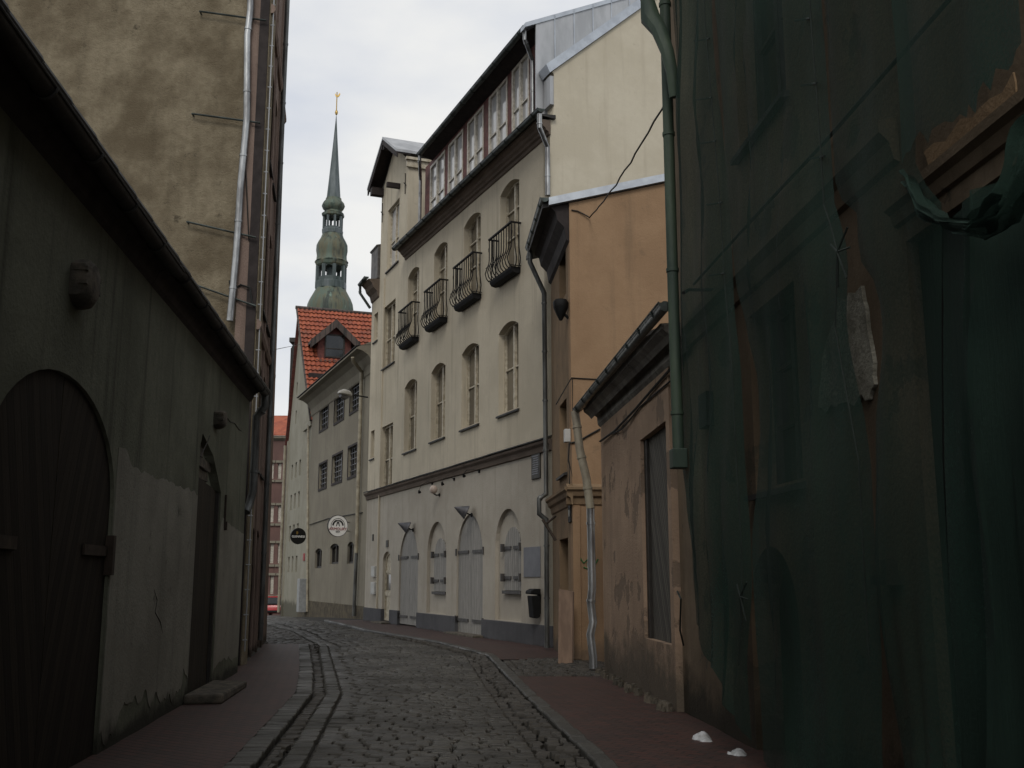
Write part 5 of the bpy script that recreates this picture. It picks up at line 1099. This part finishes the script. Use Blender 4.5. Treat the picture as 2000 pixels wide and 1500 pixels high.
# find depth/section where the dormer front stands
best=None
for k in range(10,130):
    for j in range(5,40):
        d=-k*.1; s=j*.12
        p=WGn.pt(s,slope_z(s),d); v=Vector((p.x,p.y,p.z-H)); dep=v.y*CT+v.z*ST; X=1000+F*v.x/dep; Y=750-F*(-v.y*ST+v.z*CT)/dep
        e=(X-652)**2+(Y-703)**2
        if best is None or e<best[0]: best=(e,s,d)
_,sd,dd_=best; WDm=Wall(WGn.pt(sd,0,dd_)[:2],ang+90,1)
if WDm.n.y>0: WDm=Wall(WGn.pt(sd,0,dd_)[:2],ang+90,-1)
pxm=WGn.pt(sd,0,dd_).y/F; hw=33*pxm; z0=slope_z(sd)-.1; hE=50*pxm*1.02; hP=76*pxm*1.02
m=MB(); m.extr(WDm,[[(-hw,z0),(hw,z0),(hw,z0+hE),(0,z0+hP),(-hw,z0+hE)]],-2.6,0); do=m.build('dormer',M['redwood'],root)
m=MB(); ov=hw+.5
for sg in (-1,1): 
    slab(m,WDm.pt(sg*ov,z0+hE-.35,.35),WDm.pt(0,z0+hP+.22,.35),WDm.pt(0,z0+hP+.22,-3.4),WDm.pt(sg*ov,z0+hE-.35,-3.4),.18)
m.build('dormer_roof',M['shingle'],do)
m=MB()
for sg in (-1,1): m.extr(WDm,[[(sg*ov,z0+hE-.35),(0,z0+hP+.22),(0,z0+hP-.28),(sg*ov,z0+hE-.85)]],.3,.42)
m.build('bargeboard',M['shingle'],do)
m=MB(); ww=20*pxm; frame_ring(m,WDm,-ww,ww,z0+.25,z0+hE+.15,.08,0,.06); m.box(WDm,-ww,ww,z0+hE*.5,z0+hE*.5+.06,.0,.05); m.build('dormer_window',M['dark_wood'],do)
m=MB(); m.box(WDm,-ww+.05,ww-.05,z0+.28,z0+hE+.1,.002,.02); m.build('dormer_pane',M['glass_dark'],do)
m=MB(); m.box(WDm,-hw-.1,hw+.1,z0-.12,z0+.06,0,.2); m.build('dormer_sill',M['shingle'],do)
m=MB(); m.pipe([WGn.P(602,830,.25),WGn.P(600,1195,.25)],.07,2.5); m.build('downpipe',M['pipe_cream'],root,True); m=MB(); m.pipe([WGn.pt(Lg-.2,ze-.5,.25),WGn.pt(Lg-.2,gz(60),.25)],.09,3); m.build('downpipe',M['pipe_cream'],root,True)
m=MB(); q=WGn.P(603,1200,.5); 
s,z=g_(603,1200); m.box(WA,sA-.75,sA-.1,gz(49),gz(49)+1.75,.08,.5); t=single(m,'electric_cabinet',M['grey_box'],'tall narrow grey cabinet standing against the wall under the black pub sign','cabinet',bevel=.01)
m=MB(); s,z=g_(577,1090,.13); m.box(WGn,.9,1.5,z-.2,z+.2,.13,.16); single(m,'small_red_sign',M['sign_red'],'small square red sign on the pale green house below the black round sign','sign',bevel=.005)
# ============================================================ HOUSES AT THE END
t=thing('slate_house','dark grey house with shingled wall just peeking out behind the orange-roofed house','building',atD(575,1180,70)*1)
Z=Wall((atD(567,700,70).x,70),90,1)
if Z.n.y>0: Z=Wall((atD(567,700,70).x,70),90,-1)
zt=atD(570,664,70).z
m=MB(); m.extr(Z,[[(0,-1.2),(6,-1.2),(6,zt+1),(.3,zt-.1),(0,zt-.6)]],-6,0); m.build('wall',M['shingle'],t)
m=MB(); m.box(Z,-.1,6.1,zt-.15,zt+.15,-6,.1); m.build('roof',M['dark_roof'],t)
D=92; t=thing('pink_house','far pink house with red tiled roof and pale window surrounds closing the street','building',atD(548,1185,D))
x0=atD(500,1000,D).x; Z=Wall((x0,D),90,1)
if Z.n.y>0: Z=Wall((x0,D),90,-1)
ze2=Z.uv(550,852)[1]; zr=Z.uv(550,808)[1]; hs=[]
for yy0,yy1 in ((988,1020),(1062,1100),(905,935),(1125,1160)):
    for xx in (512,528,543):
        s0,s1=Z.uv(xx,yy0)[0],Z.uv(xx+7,yy0)[0]; za,zb=Z.uv(xx,yy1)[1],Z.uv(xx,yy0)[1]; hs.append((window(t,Z,s0,s1,za,zb,.2,fm='white_wood',gm='glass_dark',t=.12),.2))
        m=MB(); m.box(Z,s0-.15,s1+.15,zb+.05,zb+.25,0,.12); m.build('window_moulding',M['far_grey'],t); m=MB(); m.box(Z,s0-.15,s1+.15,za-.3,za-.1,0,.15); m.build('window_moulding',M['far_grey'],t)
facade(t,Z,[(0,-1.5),(12,-1.5),(12,ze2),(0,ze2)],hs,M['far_pink'],.4)
m=MB(); m.prism(Z,[(0,ze2-.4),(.3,ze2-.2),(.35,ze2),(0,ze2)],0,12); m.build('cornice',M['far_grey'],t)
m=MB(); k0=len(m.v); m.prism(Z,[(.4,ze2),(.4,ze2+.1),(-3,zr+.3),(-3,zr)],-.2,12.2); m.build('roof',M['tiles'],t)
# red car
cx=atD(531,1185,80).x; cg=gz(80); t=thing('parked_car','small bright red car parked far down the street','car',(cx,80,cg))
Wc=Wall((cx,80),0,1) # s forward, n=-x
def loft(secs,name,mat,smooth=True,parent=t):
    m=MB(); n=len(secs[0][1])
    for y,ring_ in secs:
        for x,z in ring_: m.v.append(Vector((cx+x,80+y,cg+z)))
    for i in range(len(secs)-1):
        for k in range(n): k2=(k+1)%n; m.f.append([i*n+k,i*n+k2,(i+1)*n+k2,(i+1)*n+k])
    m.f.append(list(range(n))[::-1]); m.f.append([(len(secs)-1)*n+k for k in range(n)]); return m.build(name,mat,parent,smooth)
def sec(w,zb,zs): return [(-w,zb),(-w*1.02,zb+(zs-zb)*.5),(-w*.96,zs),(-w*.5,zs+.03),(w*.5,zs+.03),(w*.96,zs),(w*1.02,zb+(zs-zb)*.5),(w,zb)]
bd=loft([(0,sec(.74,.3,.7)),(.12,sec(.8,.22,.85)),(.6,sec(.83,.2,.92)),(3.0,sec(.83,.2,.9)),(3.7,sec(.78,.22,.75)),(3.8,sec(.7,.3,.6))],'body',M['redpaint'])
def cab(w,wt,z0,z1): return [(-w,z0),(-wt,z1-.05),(-wt*.8,z1),(wt*.8,z1),(wt,z1-.05),(w,z0)]
cb_=loft([(.05,cab(.74,.5,.85,.95)),(.35,cab(.76,.6,.88,1.42)),(1.8,cab(.76,.6,.9,1.44)),(2.7,cab(.7,.55,.88,.95))],'cabin',M['glass_dark'],False)
loft([(.33,[(-.56,1.38),(-.5,1.46),(.5,1.46),(.56,1.38)]),(1.8,[(-.57,1.39),(-.5,1.47),(.5,1.47),(.57,1.39)])],'roof_panel',M['redpaint'])
for sx in (-1,1):
    for y in (.65,3.05):
        m=MB(); m.tube([Vector((cx+sx*.66,80+y,cg+.29)),Vector((cx+sx*.86,80+y,cg+.29))],.29,18); w_=m.build('wheel',M['tyre'],t,True); m=MB(); m.tube([Vector((cx+sx*.861,80+y,cg+.29)),Vector((cx+sx*.875,80+y,cg+.29))],.17,14); m.build('rim',M['lamp_metal'],w_)
    m=MB(); m.hexa([Vector((cx+sx*.5,79.98,cg+.62)),Vector((cx+sx*.74,80.05,cg+.62)),Vector((cx+sx*.74,80.05,cg+.78)),Vector((cx+sx*.5,79.98,cg+.78))],[Vector((cx+sx*.5,80.08,cg+.62)),Vector((cx+sx*.72,80.12,cg+.62)),Vector((cx+sx*.72,80.12,cg+.78)),Vector((cx+sx*.5,80.08,cg+.78))]); m.build('headlight',M['white_sign'],t)
m=MB(); m.hexa([Vector((cx-.7,79.94,cg+.28)),Vector((cx+.7,79.94,cg+.28)),Vector((cx+.7,80.1,cg+.28)),Vector((cx-.7,80.1,cg+.28))],[Vector((cx-.7,79.94,cg+.45)),Vector((cx+.7,79.94,cg+.45)),Vector((cx+.7,80.1,cg+.45)),Vector((cx-.7,80.1,cg+.45))]); m.build('bumper',M['tyre'],t,bevel=.03)
# ============================================================ CHURCH TOWER
D=249.; t=thing('church_tower','green copper baroque church spire with open lanterns and a gilded weathercock, rising in the distance','church tower',(atD(651,600,D).x,D,-1))
def cz_(y): return atD(652,y,D).z
ccx=atD(655,400,D).x; cc=(ccx,D); px=lambda y:(atD(652,y,D)-Vector((0,0,H))).dot(Vector((0,CT,ST)))/F
def prf(l): return [(hw*px(y),cz_(y)) for y,hw in l][::-1]
rot8=R(22.5)
cc=(atD(646,560,D).x,D)
m=MB(); m.lathe(cc,prf([(390,14),(355,10.8),(310,7),(270,3.8),(235,1.2),(226,.6)]),8,rot8); m.build('spire',M['copper_grey'],t)
m=MB(); m.lathe(cc,prf([(225,.8),(223,2.3),(220,3.1),(217,2.3),(214,.8)]),14); m.tube([Vector((*cc,cz_(214))),Vector((*cc,cz_(180)))],.07*2,6); m.build('gilded_ball',M['gold'],t,True)
m=MB(); q=Vector((*cc,cz_(187))); k=px(187)*.8
pts=[(-5,3),(-3.5,6),(-2,2),(1,0),(4,3),(6,7),(8,5),(7,1),(4,-3),(0,-4),(-3,-2)]
Wk=Wall(cc,90,1); m.extr(Wk,[[(x*k,q.z+z*k) for x,z in pts]],-.12,.12); m.build('weathercock',M['gold'],t)
m=MB(); m.lathe(cc,prf([(418,20),(416,16),(413,15),(409,19),(403,21.5),(397,19.5),(392,15),(388,14.5)]),32,0,.05,8); m.build('upper_bulb',M['copper'],t,True)
m=MB(); m.lathe(cc,prf([(425,19.5),(423,22),(419,22.5),(417,20)]),8,rot8); m.build('cornice',M['copper'],t)
def lantern(y0,y1,hw,name,sill):
    m=MB(); r=hw*px(y0); za,zb=cz_(y1),cz_(y0)
    for k in range(8):
        a=rot8+k*math.pi/4; p=Vector((cc[0]+r*.93*math.cos(a),cc[1]+r*.93*math.sin(a),0)); w=r*.13; 
        m.tube([p+Vector((0,0,za)),p+Vector((0,0,zb))],w,6)
        a2=a+math.pi/4; p2=Vector((cc[0]+r*.93*math.cos(a2),cc[1]+r*.93*math.sin(a2),0)); mid=zb-(zb-za)*.2   # arch heads
        for j in range(6):
            t0_,t1_=j/6,(j+1)/6; h0_=mid+(zb-mid)*.85*math.sin(math.pi*t0_); h1_=mid+(zb-mid)*.85*math.sin(math.pi*t1_)
            A1,B1=p.lerp(p2,t0_),p.lerp(p2,t1_); m.hexa([A1+Vector((0,0,h0_)),B1+Vector((0,0,h1_)),B1+Vector((0,0,zb)),A1+Vector((0,0,zb))],[v*1.0 for v in (A1*.985+Vector((cc[0]*.015,cc[1]*.015,h0_)),B1*.985+Vector((cc[0]*.015,cc[1]*.015,h1_)),B1*.985+Vector((cc[0]*.015,cc[1]*.015,zb)),A1*.985+Vector((cc[0]*.015,cc[1]*.015,zb)))])
    m.lathe(cc,[(r*.95,za),(r*.95,za+sill),(r*.85,za+sill+.01),(r*.85,za)],8,rot8); m.lathe(cc,[(r*.3,za),(r*.3,zb)],8) if name=='lower_lantern' else None
    m.build(name,M['copper_grey'],t)
lantern(424,450,19,'upper_lantern',.6); 
m=MB(); m.lathe(cc,prf([(460,19),(458,20.5),(451,21),(449,20)]),8,rot8); m.build('balustrade',M['copper_grey'],t)
m=MB(); m.lathe(cc,prf([(513,31),(508,28),(500,27.5),(490,29),(480,28.5),(472,25),(465,21),(459,19)]),40,0,.06,8); m.build('middle_dome',M['copper'],t,True)
m=MB(); m.lathe(cc,prf([(523,28),(520,31),(514,33),(511,31)]),8,rot8); m.build('cornice',M['copper'],t)
lantern(522,556,29,'lower_lantern',1.5)
m=MB(); m.lathe(cc,prf([(568,29),(566,31),(554,31),(552,30)]),8,rot8); m.build('balustrade',M['copper_grey'],t)
m=MB(); m.lathe(cc,prf([(640,40),(622,42.5),(605,43.5),(595,42),(585,38),(575,32.5),(566,28)]),40,0,.05,8); m.build('lower_dome',M['copper'],t,True)
m=MB(); m.lathe(cc,[(5.0,-1),(5.2,cz_(640)),(4.8,cz_(640)+.5)],8,rot8); m.build('tower_shaft',M['far_plinth'],t)
